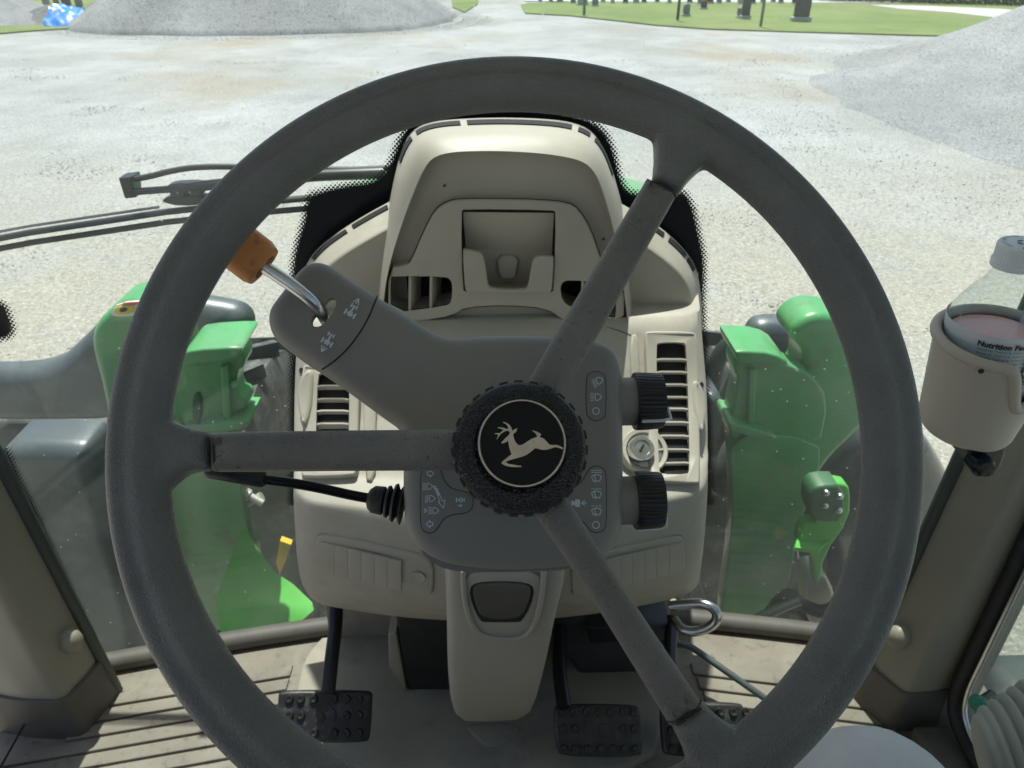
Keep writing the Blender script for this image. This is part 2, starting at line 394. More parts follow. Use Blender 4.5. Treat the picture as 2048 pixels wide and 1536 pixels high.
struct(sheet('road', far, .052, PATHM))
def pile(name, cx, cy, rx, ry, h, m, seed, nr=90, na=200, label=None, crest=.12, flare=.0, gully=.05):
    bm = bmesh.new(); rs = []
    for i in range(nr+1):
        f = i/nr; row = []
        for k in range(na):
            t = 2*math.pi*k/na; c, s = math.cos(t), math.sin(t)
            wob = 1+.10*mnoise.noise(V((c*1.3+seed, s*1.3, 0)))+.03*mnoise.noise(V((c*5, s*5+seed, 2)))
            x = cx+rx*f*c*wob; y = cy+ry*f*s*wob
            z = h*(1-f)**(1+flare)*(1-crest)+h*crest*(1-f*f)*(1-f)
            rad = mnoise.noise(V((c*7+seed, s*7, f*.6)))*gully*h*math.sin(math.pi*min(1, f*1.0))
            z += rad+.03*mnoise.noise(V((x*1.5, y*1.5, 0)))+.012*mnoise.noise(V((x*7, y*7, 1)))
            if f > .97: z -= .15*(f-.97)/.03
            row.append(bm.verts.new((x, y, z)))
        rs.append(row)
    for a, b in zip(rs[1:], rs[2:]): bridge(bm, a, b)
    c = bm.verts.new((cx, cy, rs[1][0].co.z))
    for k in range(na): bm.faces.new((c, rs[1][k], rs[1][(k+1) % na]))
    bmesh.ops.delete(bm, geom=rs[0], context='VERTS')
    return finish(bm, name, m, None, 180)
tag(pile('gravel_pile', 18.9, 11.9, 13.3, 12.4, 8.7, PILEM, 3.1, flare=.7), 'tall crushed gravel heap rising on the right of the yard', 'gravel pile')
tag(pile('gravel_pile', -8.1, 31.5, 7.2, 6.2, 4.6, PILEM, 9.4, gully=.03), 'broad grey gravel heap at the far left of the yard', 'gravel pile')
p = atZ(-20, 60, 0); tag(pile('gravel_pile', p.x-1.2, p.y+3, 2.8, 2.6, 1.1, PILEM, 4.0, 40, 80), 'small pale gravel heap at the far left edge beside dark soil', 'gravel pile')
p = atZ(70, 55, 0); tag(pile('soil_heap', p.x-.1, p.y+1.6, 1.9, 1.2, .62, PILED, 5.5, 30, 60, gully=.25), 'low dark grey soil heap beside the blue tarp', 'soil heap')
# blue tarp, crumpled
bm = bmesh.new(); gg = {}
c0 = atZ(130, 56, 0)
for i in range(28):
    for j in range(22):
        u, v = i/27, j/21; x = c0.x-.75+u*1.7; y = c0.y+.1+v*1.6
        z = .05+.62*math.sin(math.pi*min(1, v*.75))*(.45+.55*(1-u))+.10*mnoise.noise(V((u*7, v*6, 3)))+.05*mnoise.noise(V((u*19, v*15, 8)))
        gg[i, j] = bm.verts.new((x+.1*mnoise.noise(V((0, v*5, 2))), y, max(.03, z)))
for i in range(27):
    for j in range(21): bm.faces.new((gg[i, j], gg[i+1, j], gg[i+1, j+1], gg[i, j+1]))
tag(finish(bm, 'tarp', mat('blue_tarp', (.03, .22, .75), .35, var=(4, .3)), None, 30), 'crumpled bright blue tarp between the soil and gravel heaps', 'tarp')
# headstones
def headstone(px, py, hpx, wpx, m, label, style=0, flowers=None, group='cemetery headstones beyond the yard', parts=True):
    b = atZ(px, py, .07); b = b + V((0, 0, 0)); zc = (b-EYE).dot(FWD); k = zc/FPX
    H = hpx*k/math.cos(PITCH)*1.02; W_ = wpx*k; D = max(.14, W_*.28)
    t = thing('headstone', label, 'headstone', (b.x, b.y, .07), group)
    box('plinth', (b.x, b.y, .07+H*.07), (W_*1.3, D*1.8, H*.14), STONEL, t, bev=.01)
    pts = []
    n = 14
    x0, x1, z0 = b.x-W_/2, b.x+W_/2, .07+H*.14
    top = H*.86
    pts = [V((x0, b.y, z0)), V((x1, b.y, z0))]
    for i in range(n+1):
        u = 1-i/n; a = (u*2-1)
        hh = top*(.86+.14*(1-a*a)) if style == 0 else (top*(.8+.2*math.cos(a*1.5)**.5) if style == 1 else top)
        pts.append(V((x0+(x1-x0)*u, b.y, z0+hh)))
    pillow('stone', [p+V((0, -D/2, 0)) for p in pts], V((0, -1, 0)), D, m, t, r=.015, segs=2, sm=0)
    if flowers:
        bm = bmesh.new(); rnd = random.Random(int(px))
        for q in range(60):
            a = rnd.uniform(0, 6.28); rr = rnd.uniform(0, W_*.5); c = V((b.x+math.cos(a)*rr, b.y+math.sin(a)*D*.6, z0+top+rnd.uniform(-.02, .16)))
            bmesh.ops.create_icosphere(bm, subdivisions=1, radius=rnd.uniform(.02, .05), matrix=Matrix.Translation(c))
        finish(bm, 'flowers', mat('flowers_'+flowers, {'white': (.75, .72, .68), 'red': (.62, .12, .07), 'pink': (.7, .35, .35)}[flowers], .8, var=(20, .5)), t, 180)
    return t
headstone(1601, 41, 40, 30, STONED, 'near black headstone with white flowers on top, largest on the lawn', 0, 'white')
headstone(1490, 36, 30, 16, STONED, 'slim dark headstone with pale flowers left of the thin green pole', 2, 'pink')
headstone(1480, 34, 14, 12, STONEG, 'low grey stone leaning against the slim dark headstone', 2)
headstone(1372, 31, 18, 13, STONEG, 'small grey headstone just right of the dark post', 0)
headstone(1407, 17, 12, 12, STONED, 'tiny dark headstone far back between the post and the green pole', 1, 'red')
headstone(12, 30, 30, 10, STONEG, 'tilted grey headstone at the far left corner', 0)
headstone(98, 26, 36, 12, STONEG, 'tall grey headstone behind the blue tarp', 0)
headstone(117, 22, 34, 9, STONEG, 'narrow grey headstone just right of the tall one behind the tarp', 2)
headstone(137, 22, 34, 16, STONED, 'wide dark grey headstone behind the right end of the tarp', 0)
headstone(161, 20, 34, 13, STONEG, 'grey headstone nearest the broad gravel heap', 0)
headstone(86, 22, 10, 9, STONEL, 'little pale stone at the foot of the tall grey headstone', 1)
headstone(141, 21, 8, 17, STONEL, 'low white block at the foot of the wide dark headstone', 2)
headstone(1165, 9, 14, 20, STONEL, 'pale bluish stone on the lawn above the short green stake', 0)
headstone(1190, 11, 12, 12, STONEG, 'grey stone right of the pale bluish one', 0)
for i in range(26):
    x = 1082+i*21+random.uniform(-5, 5)
    if 1150 < x < 1205 or 1340 < x < 1370: continue
    headstone(x, 6+random.uniform(-3, 1.5), 9+random.uniform(-2, 4), 9+random.uniform(-2, 4), random.choice([STONEG, STONED, STONEL]), 'small distant headstone in the far row along the road', random.randint(0, 2), group='far row of headstones')
# posts
def post(px, pb, pt, wpx, m, label):
    b = atZ(px, pb, .07); k = (b-EYE).dot(FWD)/FPX; H = (pb-pt)*k/math.cos(PITCH)*1.05; r = wpx*k/2
    t = thing('post', label, 'post', tuple(b)); lathe('shaft', [(r, 0), (r*.95, H)], b, V((0, 0, 1)), m, t, 12); lathe('post_cap', [(r*1.3, H), (r*1.3, H+.05), (r*.4, H+.09)], b, V((0, 0, 1)), m, t, 12)
post(1355, 40, -40, 6, mat('dark_post', (.05, .06, .06), .6), 'dark post standing left of the small grey headstone')
post(1521, 53, -60, 6, mat('green_pole', (.15, .20, .08), .6), 'thin green pole standing between two dark headstones')
post(1168, 30, 8, 6, mat('green_stake', (.12, .18, .07), .6), 'short green stake at the edge of the lawn')
# far hedge (reads as one mass)
bm = bmesh.new(); rnd = random.Random(3)
a0, a1 = atZ(1650, 4, 0), atZ(2500, 24, 0)
for i in range(26000):
    u = rnd.random(); c = a0.lerp(a1, u)+V((rnd.gauss(0, .4), rnd.gauss(1.5, .9), 0)); hh = 1.0+.9*mnoise.noise(V((u*25, 1, 0)))+1.0*u
    c.z = rnd.random()**.7*max(.4, hh); s = rnd.uniform(.06, .14)
    d1 = V((rnd.gauss(0, 1), rnd.gauss(0, 1), rnd.gauss(0, 1))).normalized()*s; d2 = V((rnd.gauss(0, 1), rnd.gauss(0, 1), rnd.gauss(0, 1))).normalized()*s
    bm.faces.new([bm.verts.new(q) for q in (c, c+d1, c+d1+d2, c+d2)])
hd = finish(bm, 'hedge', mat('hedge_leaf', (.06, .12, .035), .7, var=(.8, .5)), None, None); struct(hd, 'stuff'); tag(hd, 'dark green hedge along the far edge of the lawn', 'hedge')

# loose stones lying on the yard and on the near heap
import numpy as np
def stones(name, P, S_, m, seed, sink=.3):
    rg_ = np.random.default_rng(seed); n = len(P)
    base = np.array([(1, 0, 0), (-1, 0, 0), (0, 1, 0), (0, -1, 0), (0, 0, 1), (0, 0, -1)], float)
    F_ = np.array([(0, 2, 4), (2, 1, 4), (1, 3, 4), (3, 0, 4), (2, 0, 5), (1, 2, 5), (3, 1, 5), (0, 3, 5)])
    v = np.repeat(base[None], n, 0)*(.75+.5*rg_.random((n, 6, 1))); v = v*(.55+.6*rg_.random((n, 1, 3))); v += rg_.normal(0, .12, v.shape)
    a = rg_.random(n)*6.283; c, s = np.cos(a), np.sin(a); b = rg_.normal(0, .5, n); cb, sb = np.cos(b), np.sin(b)
    x = v[..., 0]*cb[:, None]-v[..., 2]*sb[:, None]; z = v[..., 0]*sb[:, None]+v[..., 2]*cb[:, None]; y = v[..., 1]
    v = np.stack([x*c[:, None]-y*s[:, None], x*s[:, None]+y*c[:, None], z*.5], -1)*S_[:, None, None]+P[:, None, :]
    f = (F_[None]+np.arange(n)[:, None, None]*6).reshape(-1, 3)
    me = bpy.data.meshes.new(name); me.vertices.add(n*6); me.vertices.foreach_set('co', v.reshape(-1))
    me.loops.add(len(f)*3); me.loops.foreach_set('vertex_index', f.reshape(-1).astype('i')); me.polygons.add(len(f)); me.polygons.foreach_set('loop_start', (np.arange(len(f))*3).astype('i'))
    me.update(calc_edges=True); me.validate(); o = link(me, name, m, None, None); struct(o, 'stuff'); return o
STONEM = bpy.data.materials.new('loose_stone'); STONEM.use_nodes = True; _n = STONEM.node_tree; _p = _n.nodes['Principled BSDF']; _p.inputs['Roughness'].default_value = .85
_g = _n.nodes.new('ShaderNodeNewGeometry'); _r = _n.nodes.new('ShaderNodeValToRGB'); _r.color_ramp.elements[0].color = (.30, .295, .28, 1); _r.color_ramp.elements[1].color = (.52, .51, .49, 1)
_e = _r.color_ramp.elements.new(.5); _e.color = (.33, .325, .305, 1); _n.links.new(_g.outputs['Random Per Island'], _r.inputs[0]); _n.links.new(_r.outputs[0], _p.inputs['Base Color'])
rg_ = np.random.default_rng(4)
pts_ = []; n_ = 150000
yy = 2.0+26*rg_.random(n_)**1.35; xx = (rg_.random(n_)*2-1)*(1.0*yy+3); keep = np.array([(mnoise.noise(V((a*.5, b*.9, 3)))+.35*mnoise.noise(V((a*2, b*3, 1)))) > -.22+.5*r for a, b, r in zip(xx, yy, rg_.random(n_))])
xx, yy = xx[keep], yy[keep]; zz = np.array([((0 if b >= 24 else 1 if b < 16 else max(0, (24-b)/8))*(.05*mnoise.noise(V((a*.35, b*.5, 0)))+.02*mnoise.noise(V((a*1.1, b*1.3, 5)))))-.003 for a, b in zip(xx, yy)])
sz = .005+.009*rg_.random(len(xx))**2.5+.0004*yy
o = stones('loose_gravel', np.stack([xx, yy, zz], 1), sz, STONEM, 1); o['label'] = 'loose pale stones scattered over the gravel yard'; o['category'] = 'gravel'
hp_ = [o for o in bpy.data.objects if o.name == 'gravel_pile'][0]; me = hp_.data
cs = np.array([tuple(p.center)+(p.area,) for p in me.polygons if p.center.x < 16 and p.center.y < 24 and p.center.z > -.02]); pr = cs[:, 3]/cs[:, 3].sum()
ix = rg_.choice(len(cs), 60000, p=pr); P = cs[ix, :3]+rg_.normal(0, .09, (60000, 3))*[1, 1, .0]
o = stones('heap_gravel', P, .006+.008*rg_.random(60000)**2, STONEM, 2); o['label'] = 'loose stones on the slope of the right gravel heap'; o['category'] = 'gravel'

hp_ = [o for o in bpy.data.objects if o.name == 'gravel_pile.001'][0]; me = hp_.data
cs = np.array([tuple(p.center)+(p.area,) for p in me.polygons if p.center.y < 33 and p.center.z > -.02]); pr = cs[:, 3]/cs[:, 3].sum()
ix = rg_.choice(len(cs), 26000, p=pr); P = cs[ix, :3]+rg_.normal(0, .12, (26000, 3))*[1, 1, .1]
o = stones('heap_gravel', P, .010+.012*rg_.random(26000)**2, STONEM, 3); o['label'] = 'loose stones on the slope of the far left gravel heap'; o['category'] = 'gravel'
n_ = 9000; a = rg_.random(n_)*6.283; r_ = 1+.16*rg_.random(n_)**1.5
o = stones('spilled_gravel', np.stack([np.r_[18.9+13.3*r_*np.cos(a), -8.1+7.2*r_*np.cos(a)], np.r_[11.9+12.4*r_*np.sin(a), 31.5+6.2*r_*np.sin(a)], np.full(2*n_, .004)], 1), np.r_[.008+.010*rg_.random(n_)**2, .012+.012*rg_.random(n_)**2], STONEM, 5); o['label'] = 'stones spilled round the feet of the gravel heaps'; o['category'] = 'gravel'
# ================================================================== TRACTOR (cab shell, floor, hood, fenders, wheels)
NB = V((0, -1, 0)); UP = V((0, 0, 1))
def T(pts, Y): return [atY(x, y, Y) for x, y in pts]
def TZ(pts, z): return [atZ(x, y, z) for x, y in pts]
def yg(x): return 1.03-.12*(abs(x)/.79)**1.5
trac = thing('tractor', 'green tractor whose cab, hood and front fenders surround the steering wheel', 'tractor', (0, 1.0, 0))
# floor
fl = []
for i in range(41):
    x = -.84+1.68*i/40; fl.append(V((x, yg(x)-.004 if abs(x) < .80 else .90, FLOOR)))
fl = [V((-.84, -.6, FLOOR))]+fl+[V((.84, -.6, FLOOR))]
floor = pillow('floor', fl, UP, .05, FLOORM, trac, r=.001, segs=1, sm=0)
def strips(A, B, C2, left, n=17):
    a, b, c = atZ(*A, FLOOR), atZ(*B, FLOOR), atZ(*C2, FLOOR)
    d = (b-a).normalized(); nrm = V((d.y, -d.x, 0))
    if nrm.y > 0: nrm = -nrm
    s = abs((c-a).dot(nrm))
    for k in range(n):
        o = a+nrm*(s*k)
        if left: xl = a.x-.012*k if k < 3 else -.80; xr = atZ(598, 1330, FLOOR).x-.01
        else: xl = atZ(1345, 1320, FLOOR).x+.03+.004*k; xr = .64 if k < 4 else .70
        g = .0045; q = []
        for xx, oo in ((xl, g), (xr, g), (xr, s-g*.2), (xl, s-g*.2)):
            p = o+nrm*oo; t_ = (xx-p.x)/d.x; q.append(V((xx, p.y+d.y*t_, FLOOR+.0055)))
        pillow('floor_rib', q, UP, .006, FLOORM, floor, r=.0016, segs=2, sm=0)
strips((209, 1390), (592, 1328), (194, 1419), True)
strips((1369, 1323), (1580, 1348), (1375, 1350), False)
sill = [V((-.8+1.6*i/40, yg(-.8+1.6*i/40)-.018, FLOOR+.012)) for i in range(41)]
tube('sill_trim', sill, .019, DARKTRIM, trac, 10, flat=.9)
cm = TZ([(655, 1262), (1330, 1262), (1345, 1330), (1330, 1420), (1300, 1560), (560, 1560), (585, 1420), (600, 1330), (625, 1290)], FLOOR+.012)
pillow('centre_mat', cm, UP, .02, FLOORC, trac, r=.008, segs=3, sm=2)
b = atZ(985, 1478, FLOOR+.013); pillow('mat_boss', TZ([(930, 1445), (1040, 1445), (1035, 1470), (985, 1500), (945, 1470)], FLOOR+.017), UP, .006, FLOORC, trac, r=.004, sm=2)
# black heater box and side panel under the dash
pillow('under_dash_box', T([(792, 1235), (900, 1235), (900, 1382), (815, 1382), (800, 1330)], .80), NB, .12, BLACKR, trac, r=.006, sm=0)
pillow('box_bracket', T([(776, 1270), (792, 1262), (812, 1384), (830, 1390), (812, 1392), (778, 1335)], .795), NB, .10, FLOORC, trac, r=.003, sm=0)
pillow('under_dash_housing', T([(1100, 1235), (1340, 1235), (1345, 1300), (1330, 1380), (1160, 1388), (1150, 1330), (1108, 1300)], .86), NB, .10, mat('dark_housing', (.05, .053, .055), .6, var=(12, .3)), trac, r=.012, sm=1)
pillow('under_dash_duct', T([(1175, 1255), (1270, 1255), (1268, 1285), (1182, 1290)], .84), NB, .04, BLACKR, trac, r=.006, sm=0)
pillow('firewall', [V((-.33, .955, FLOOR+.0)), V((.31, .955, FLOOR+.0)), V((.27, .955, 1.95)), V((-.29, .955, 1.95))], NB, .03, FLOORC, trac, r=.004, sm=0)
# pillars
def pillar(A, B, C, sgn, z0):
    a, b_, c = atZ(*A, z0+.02), atZ(*B, z0), atZ(*C, z0)
    sec = [a+V((0, .03, 0)), a, a.lerp(b_, .55)+V((0, 0, 0)), b_, b_.lerp(c, .5), c, c+V((sgn*.08, .02, 0)), a+V((sgn*.16, .06, 0))]
    top = EYE.z+.43; rings_ = []
    sec = chaikin([V((p.x, p.y, 0)) for p in sec], 2)
    for f in (0, .02, .1, .3, .6, 1.0):
        z = z0+(top-z0)*f; k = 1 if f else .985
        cc = sum(sec, V((0, 0, 0)))/len(sec); rings_.append([V((cc.x+sgn*.06*(z-z0)+(p.x-cc.x)*k, cc.y+(p.y-cc.y)*k, z)) for p in sec])
    pl = loft('pillar', rings_, PILLAR, trac, angle=40)
    # base cover
    rr = []
    for z, k in ((FLOOR-.01, 1.22), (FLOOR+.02, 1.16), (z0-.012, 1.10), (z0+.004, 1.09), (z0+.006, 1.02)):
        cc = sum(sec, V((0, 0, 0)))/len(sec); rr.append([V((cc.x+(p.x-cc.x)*k, cc.y+(p.y-cc.y)*k, z)) for p in sec])
    loft('base_cover', rr, DARKTRIM, pl)
    # rubber seal along the glass
    tube('glass_seal', [V((a.x-sgn*.004, a.y+.02, FLOOR+.01)), V((a.x-sgn*.004+sgn*.06*(top-z0), a.y+.02, top))], .011, mat('seal_grey', (.055, .065, .06), .4), pl, 10)
    return pl, a, b_, c
pL, aL, bL, cL = pillar((183, 1322), (130, 1404), (38, 1402), -1, FLOOR+.085)
pR, aR, bR, cR = pillar((1754, 1326), (1808, 1391), (1881, 1386), 1, FLOOR+.085)
def plug(px, py, A, B, pl):
    n = (B-A).cross(UP).normalized()
    if n.y > 0: n = -n
    p = on(px, py, A, n); bm = bmesh.new()
    lathe_bm(bm, [(.0005, .016), (.008, .0145), (.0135, .010), (.0165, .003), (.017, -.01)], V((0, 0, 0)), n, 24)
    for v in bm.verts: v.co.z *= 1.35
    bmesh.ops.translate(bm, verts=bm.verts, vec=p); finish(bm, 'trim_plug', PILLAR, pl, 60)
plug(143, 1282, aL, bL, pL); plug(1797, 1274, aR, bR, pR)
# cab roof, rear posts
rf = box('roof', (0, .165, EYE.z+.50), (1.75, 1.67, .14), HEADL, trac, bev=.03)
for sx in (-1, 1): box('rear_post', (sx*.80, -.62, (EYE.z+.43+FLOOR)/2), (.07, .07, EYE.z+.43-FLOOR), PILLAR, trac, bev=.01)
box('rear_shade_panel', (0, -.66, FLOOR+.38), (1.55, .04, .76), HEADL, trac, bev=.01)  # unseen lower rear wall, added to dim the fill light
# windscreen
bm = bmesh.new(); prev = None
for i in range(49):
    x = -.80+1.6*i/48; y = yg(x)+.008; c = [bm.verts.new((x, y, z)) for z in (FLOOR-.02, 1.8, 2.4, EYE.z+.43)]
    if prev:
        for k in range(3): bm.faces.new((prev[k], c[k], c[k+1], prev[k+1]))
    prev = c
ws = finish(bm, 'windscreen', GLASS, trac, 180)
# frit band: strip with dots along its free edge
def frit(name, outer, inner, parent=ws, yoff=.0):
    def put(px, py):
        Y = 1.0
        for _ in range(5): p = atY(px, py, Y); Y = yg(p.x)+.004+yoff
        return atY(px, py, Y)
    o = [put(*q) for q in outer]; n_ = [put(*q) for q in inner]
    o = chaikin(o, 2, False); n_ = chaikin(n_, 2, False)
    bm = bmesh.new(); uvl = bm.loops.layers.uv.new('UVMap'); uv2 = bm.loops.layers.uv.new('edge'); u = 0; K = 14
    rows = []
    def ed(p): return min(((p-o[i]-(o[i+1]-o[i])*max(0, min(1, (p-o[i]).dot(o[i+1]-o[i])/max(1e-9, (o[i+1]-o[i]).length_squared)))).length) for i in range(len(o)-1))
    for i in range(len(o)):
        if i: u += (o[i]-o[i-1]).length
        d = n_[i]-o[i]; r = []
        for k in range(K+1):
            f = (k/K)**1.8; q_ = o[i]+d*f; r.append((bm.verts.new(q_), q_, ed(q_)))
        rows.append(r)
    for a, b in zip(rows, rows[1:]):
        for k in range(K):
            q = (a[k], b[k], b[k+1], a[k+1]); f = bm.faces.new([x[0] for x in q])
            for lp, x in zip(f.loops, q): lp[uvl].uv = (x[1].x+10, x[1].z); lp[uv2].uv = (x[2], 0)
    me = bpy.data.meshes.new(name); bm.to_mesh(me); bm.free(); return link(me, name, FRIT, parent, 180)
outer = [(568, 1010), (570, 860), (571, 700), (568, 560), (577, 488), (594, 440), (602, 380), (640, 368), (690, 356), (748, 350), (770, 315), (788, 262), (830, 212), (1004, 198), (1170, 215), (1222, 250), (1243, 300), (1256, 362), (1275, 378), (1365, 362), (1396, 392), (1412, 465), (1424, 520), (1419, 600), (1424, 700), (1434, 900), (1436, 1010)]
inner = [(700, 1010), (700, 860), (700, 700), (700, 600), (700, 570), (710, 540), (720, 500), (760, 480), (800, 460), (840, 440), (850, 400), (870, 360), (890, 330), (1004, 310), (1100, 330), (1140, 360), (1170, 400), (1180, 440), (1200, 460), (1260, 500), (1290, 520), (1300, 560), (1300, 600), (1300, 650), (1300, 700), (1300, 900), (1300, 1010)]
frit('frit_band', outer, inner)
frit('frit_band', [(24, 890), (110, 1075), (225, 1330)], [(-40, 920), (46, 1105), (160, 1360)])
frit('frit_band', [(1838, 1150), (1862, 1075), (1930, 935), (1965, 860)], [(1900, 1180), (1925, 1105), (1995, 965), (2030, 890)])
# hinge patch at the far left
bm = bmesh.new(); uvl = bm.loops.layers.uv.new('UVMap'); uv2 = bm.loops.layers.uv.new('edge'); cc = V((0, 0, 0))
def putg(px, py):
    Y = 1.0
    for _ in range(5): p = atY(px, py, Y); Y = yg(max(-.79, p.x))+.003
    return atY(px, py, Y)
pc = putg(-18, 640); po = chaikin([putg(*q) for q in [(-70, 585), (0, 590), (24, 605), (38, 640), (42, 672), (20, 690), (-70, 700)]], 2)
r0 = [bm.verts.new(p) for p in po]; r1 = [bm.verts.new(p.lerp(pc, .5)) for p in po]; u = 0
for i in range(len(po)):
    j = (i+1) % len(po); l = (po[j]-po[i]).length; f = bm.faces.new((r0[i], r0[j], r1[j], r1[i]))
    for lp, q in zip(f.loops, (0, 0, (po[j]-pc).length*.5, (po[i]-pc).length*.5)): lp[uvl].uv = (lp.vert.co.x+10, lp.vert.co.z); lp[uv2].uv = (q, 0)
f = bm.faces.new(r1)
for lp in f.loops: lp[uvl].uv = (lp.vert.co.x+10, lp.vert.co.z); lp[uv2].uv = (.1, 0)
me = bpy.data.meshes.new('frit_patch'); bm.to_mesh(me); bm.free(); link(me, 'frit_patch', FRIT, ws, 180)
# door with seal on the right
XD = cR.x+.035
def onX(px, py, X): return on(px, py, V((X, 0, 0)), V((1, 0, 0)))
door = box('door_jamb', (XD+.004, (onX(1900, 1390, XD).y+cR.y)/2+.01, FLOOR+.8), (.05, abs(cR.y-onX(1900, 1390, XD).y)+.03, 1.7), PILLAR, trac, bev=.006)
c1 = onX(1909, 1392, XD-.02); low = onX(1990, 1520, XD-.02)
sp = [V((XD-.02, c1.y, EYE.z+.4)), V((XD-.02, c1.y, c1.z+.1)), c1, c1+V((0, -.03, -.035)), V((XD-.02, c1.y-.12, c1.z-.04)), V((XD-.02, c1.y-.6, c1.z-.04))]
tube('door_seal', chaikin(sp, 3, False), .013, BLACKR, door, 10)
tube('door_edge', [p+V((.0, -.017, .014)) for p in chaikin(sp, 3, False)], .004, CHROME, door, 8)
dg_ = pillow('door_glass', [V((XD, c1.y-.01, FLOOR+.03)), V((XD, c1.y-.01, EYE.z+.4)), V((XD, -.5, EYE.z+.4)), V((XD, -.5, FLOOR+.03))], V((-1, 0, 0)), .005, GLASS, door, r=.001, segs=1, sm=0)
box('door_sill', (XD-.03, .2, FLOOR+.015), (.10, 1.05, .05), DARKTRIM, trac, bev=.01)
box('side_sill', (-.80, .15, FLOOR+.015), (.10, 1.1, .05), DARKTRIM, trac, bev=.01)
box('side_step', (1.15, .5, FLOOR-.35), (.5, .9, .6), UNDER, trac, bev=.05)
tube('floor_seam', [atZ(0, 1536, FLOOR+.03), atZ(62, 1425, FLOOR+.03)], .002, SEAM, trac, 6)
# hood
hr = []
for (y, hw, z, dz) in [(1.10, .31, 2.075, .5), (1.35, .36, 2.06, .5), (1.7, .385, 2.005, .5), (2.1, .37, 1.91, .45), (2.5, .32, 1.78, .4), (2.75, .26, 1.64, .3)]:
    r = []
    for k in range(21):
        a = -1+2*k/20; r.append(V((hw*math.copysign(abs(a)**.8, a) if k else -hw, y, z-.045*abs(a)**3-(.03 if abs(a) == 1 else 0))))
    r = [V((-hw*1.02, y, z-dz))]+r+[V((hw*1.02, y, z-dz))]; hr.append(r)
hood = loft('hood', hr, GREEN, trac, angle=50)
pillow('hood_vent', [V((-.30, 1.11, 2.02)), V((-.02, 1.11, 2.055)), V((-.02, 1.11, 2.03)), V((-.30, 1.11, 1.98))], NB, .02, BLACKR, hood, r=.004, sm=0)
box('engine_frame', (0, 1.9, 1.25), (.62, 1.7, .9), UNDER, trac, bev=.04)
box('front_axle', (0, 2.2, .62), (1.6, .22, .25), UNDER, trac, bev=.03)
box('cab_underframe', (0, .6, FLOOR-.25), (1.7, .75, .35), UNDER, trac, bev=.04)
# front wheels
def front_wheel(sx):
    c = V((sx*.97, 2.2, .60)); R = .64; Wd = .40
    tw = lathe('tyre', [(R*.55, -Wd*.42), (R*.62, -Wd*.5), (R*.85, -Wd*.52), (R*.95, -Wd*.45), (R*.975, -Wd*.2), (R*.98, 0), (R*.975, Wd*.2), (R*.95, Wd*.45), (R*.85, Wd*.52), (R*.62, Wd*.5), (R*.55, Wd*.42)], c, V((1, 0, 0)), TYRE, trac, 64)
    bm = bmesh.new()
    for k in range(44):
        a = 2*math.pi*k/44; side = 1 if k % 2 else -1
        rot = Matrix.Rotation(a, 3, 'X'); bar = Matrix.Rotation(math.radians(38*side), 3, 'Z')
        box_bm(bm, c+rot@V((side*Wd*.25, 0, R*.985)), (Wd*.56, .035, .055), rot@bar)
    finish(bm, 'tread_lug', TYRE, tw, 30)
    lathe('rim', [(.02, sx*.02), (R*.3, sx*.03), (R*.5, -sx*.10), (R*.57, -sx*.15)], c, V((1, 0, 0)), YELLOW, tw, 40)
front_wheel(-1); front_wheel(1)
def ext(name, px, Y, depth, m, r=.02, sm=2, parent=trac, ang=60, n=NB, segs=5):
    return pillow(name, T(px, Y), n, depth, m, parent, r=r, segs=segs, sm=sm, step=None, angle=ang)
# fenders and boxes
ext('front_fender', [(-120, 748), (90, 748), (152, 690), (205, 636), (300, 598), (440, 617), (482, 628), (499, 655), (494, 690), (440, 725), (400, 760), (330, 850), (205, 848), (190, 852), (-120, 852)], 1.75, .07, FENDER, r=.05)
ext('fender_support', [(-120, 845), (212, 845), (235, 900), (240, 1100), (-120, 1100)], 1.80, .3, UNDER, r=.03)
ext('front_fender', [(1500, 700), (1507, 665), (1530, 650), (1590, 650), (1640, 670), (1660, 740), (1640, 800), (1560, 760), (1520, 722)], 1.75, .07, FENDER, r=.05)
ext('fuel_tank', [(25, 897), (150, 898), (172, 908), (190, 950), (215, 1060), (270, 1230), (280, 1420), (60, 1420), (-60, 1000), (0, 900)], 1.16, .10, FENDER, r=.035)
ext('fuel_tank', [(1700, 872), (1760, 864), (1860, 880), (1900, 930), (1960, 1060), (1900, 1300), (1640, 1300), (1612, 1180), (1612, 1040), (1630, 960)], 1.42, .08, mat('glossy_tank', (.04, .048, .048), .12, coat=.6), r=.07)
tube('hose', chaikin(T([(1442, 830), (1420, 770), (1440, 700), (1490, 668), (1530, 690)], 1.62), 2, False), .022, BLACKR, trac, 10)
tube('hose', chaikin(T([(1450, 900), (1440, 800), (1470, 740)], 1.55), 2, False), .013, FENDER, trac, 10)
tube('hose', chaikin(T([(1530, 1240), (1575, 1180), (1600, 1210), (1660, 1230), (1700, 1170)], 1.22), 3, False), .016, BLACKR, trac, 10)
tube('hose', chaikin(T([(1490, 1250), (1560, 1215), (1600, 1200)], 1.2), 2, False), .012, mat('braided', (.2, .21, .2), .4, metal=.6, bump=[(500, .8, .001, 'n')]), trac, 10)
ext('hydraulic_block', [(1612, 1180), (1612, 1150), (1650, 1145), (1672, 1190), (1672, 1230), (1640, 1260), (1618, 1250)], 1.25, .06, mat('zinc', (.42, .42, .36), .45, metal=.5), r=.01, sm=1)
lathe('oil_filter', [(.001, -.03), (.035, -.028), (.045, -.01), (.045, .09), (.04, .10), (.001, .102)], atY(1455, 960, 1.45), V((.2, 0, 1)), UNDER, trac, 24)
lathe('fitting', [(.001, 0), (.014, 0), (.014, .015), (.009, .018), (.009, .05), (.001, .05)], atY(487, 985, 1.35), V((.85, -.2, -.5)), mat('zinc', (), 0), trac, 16)
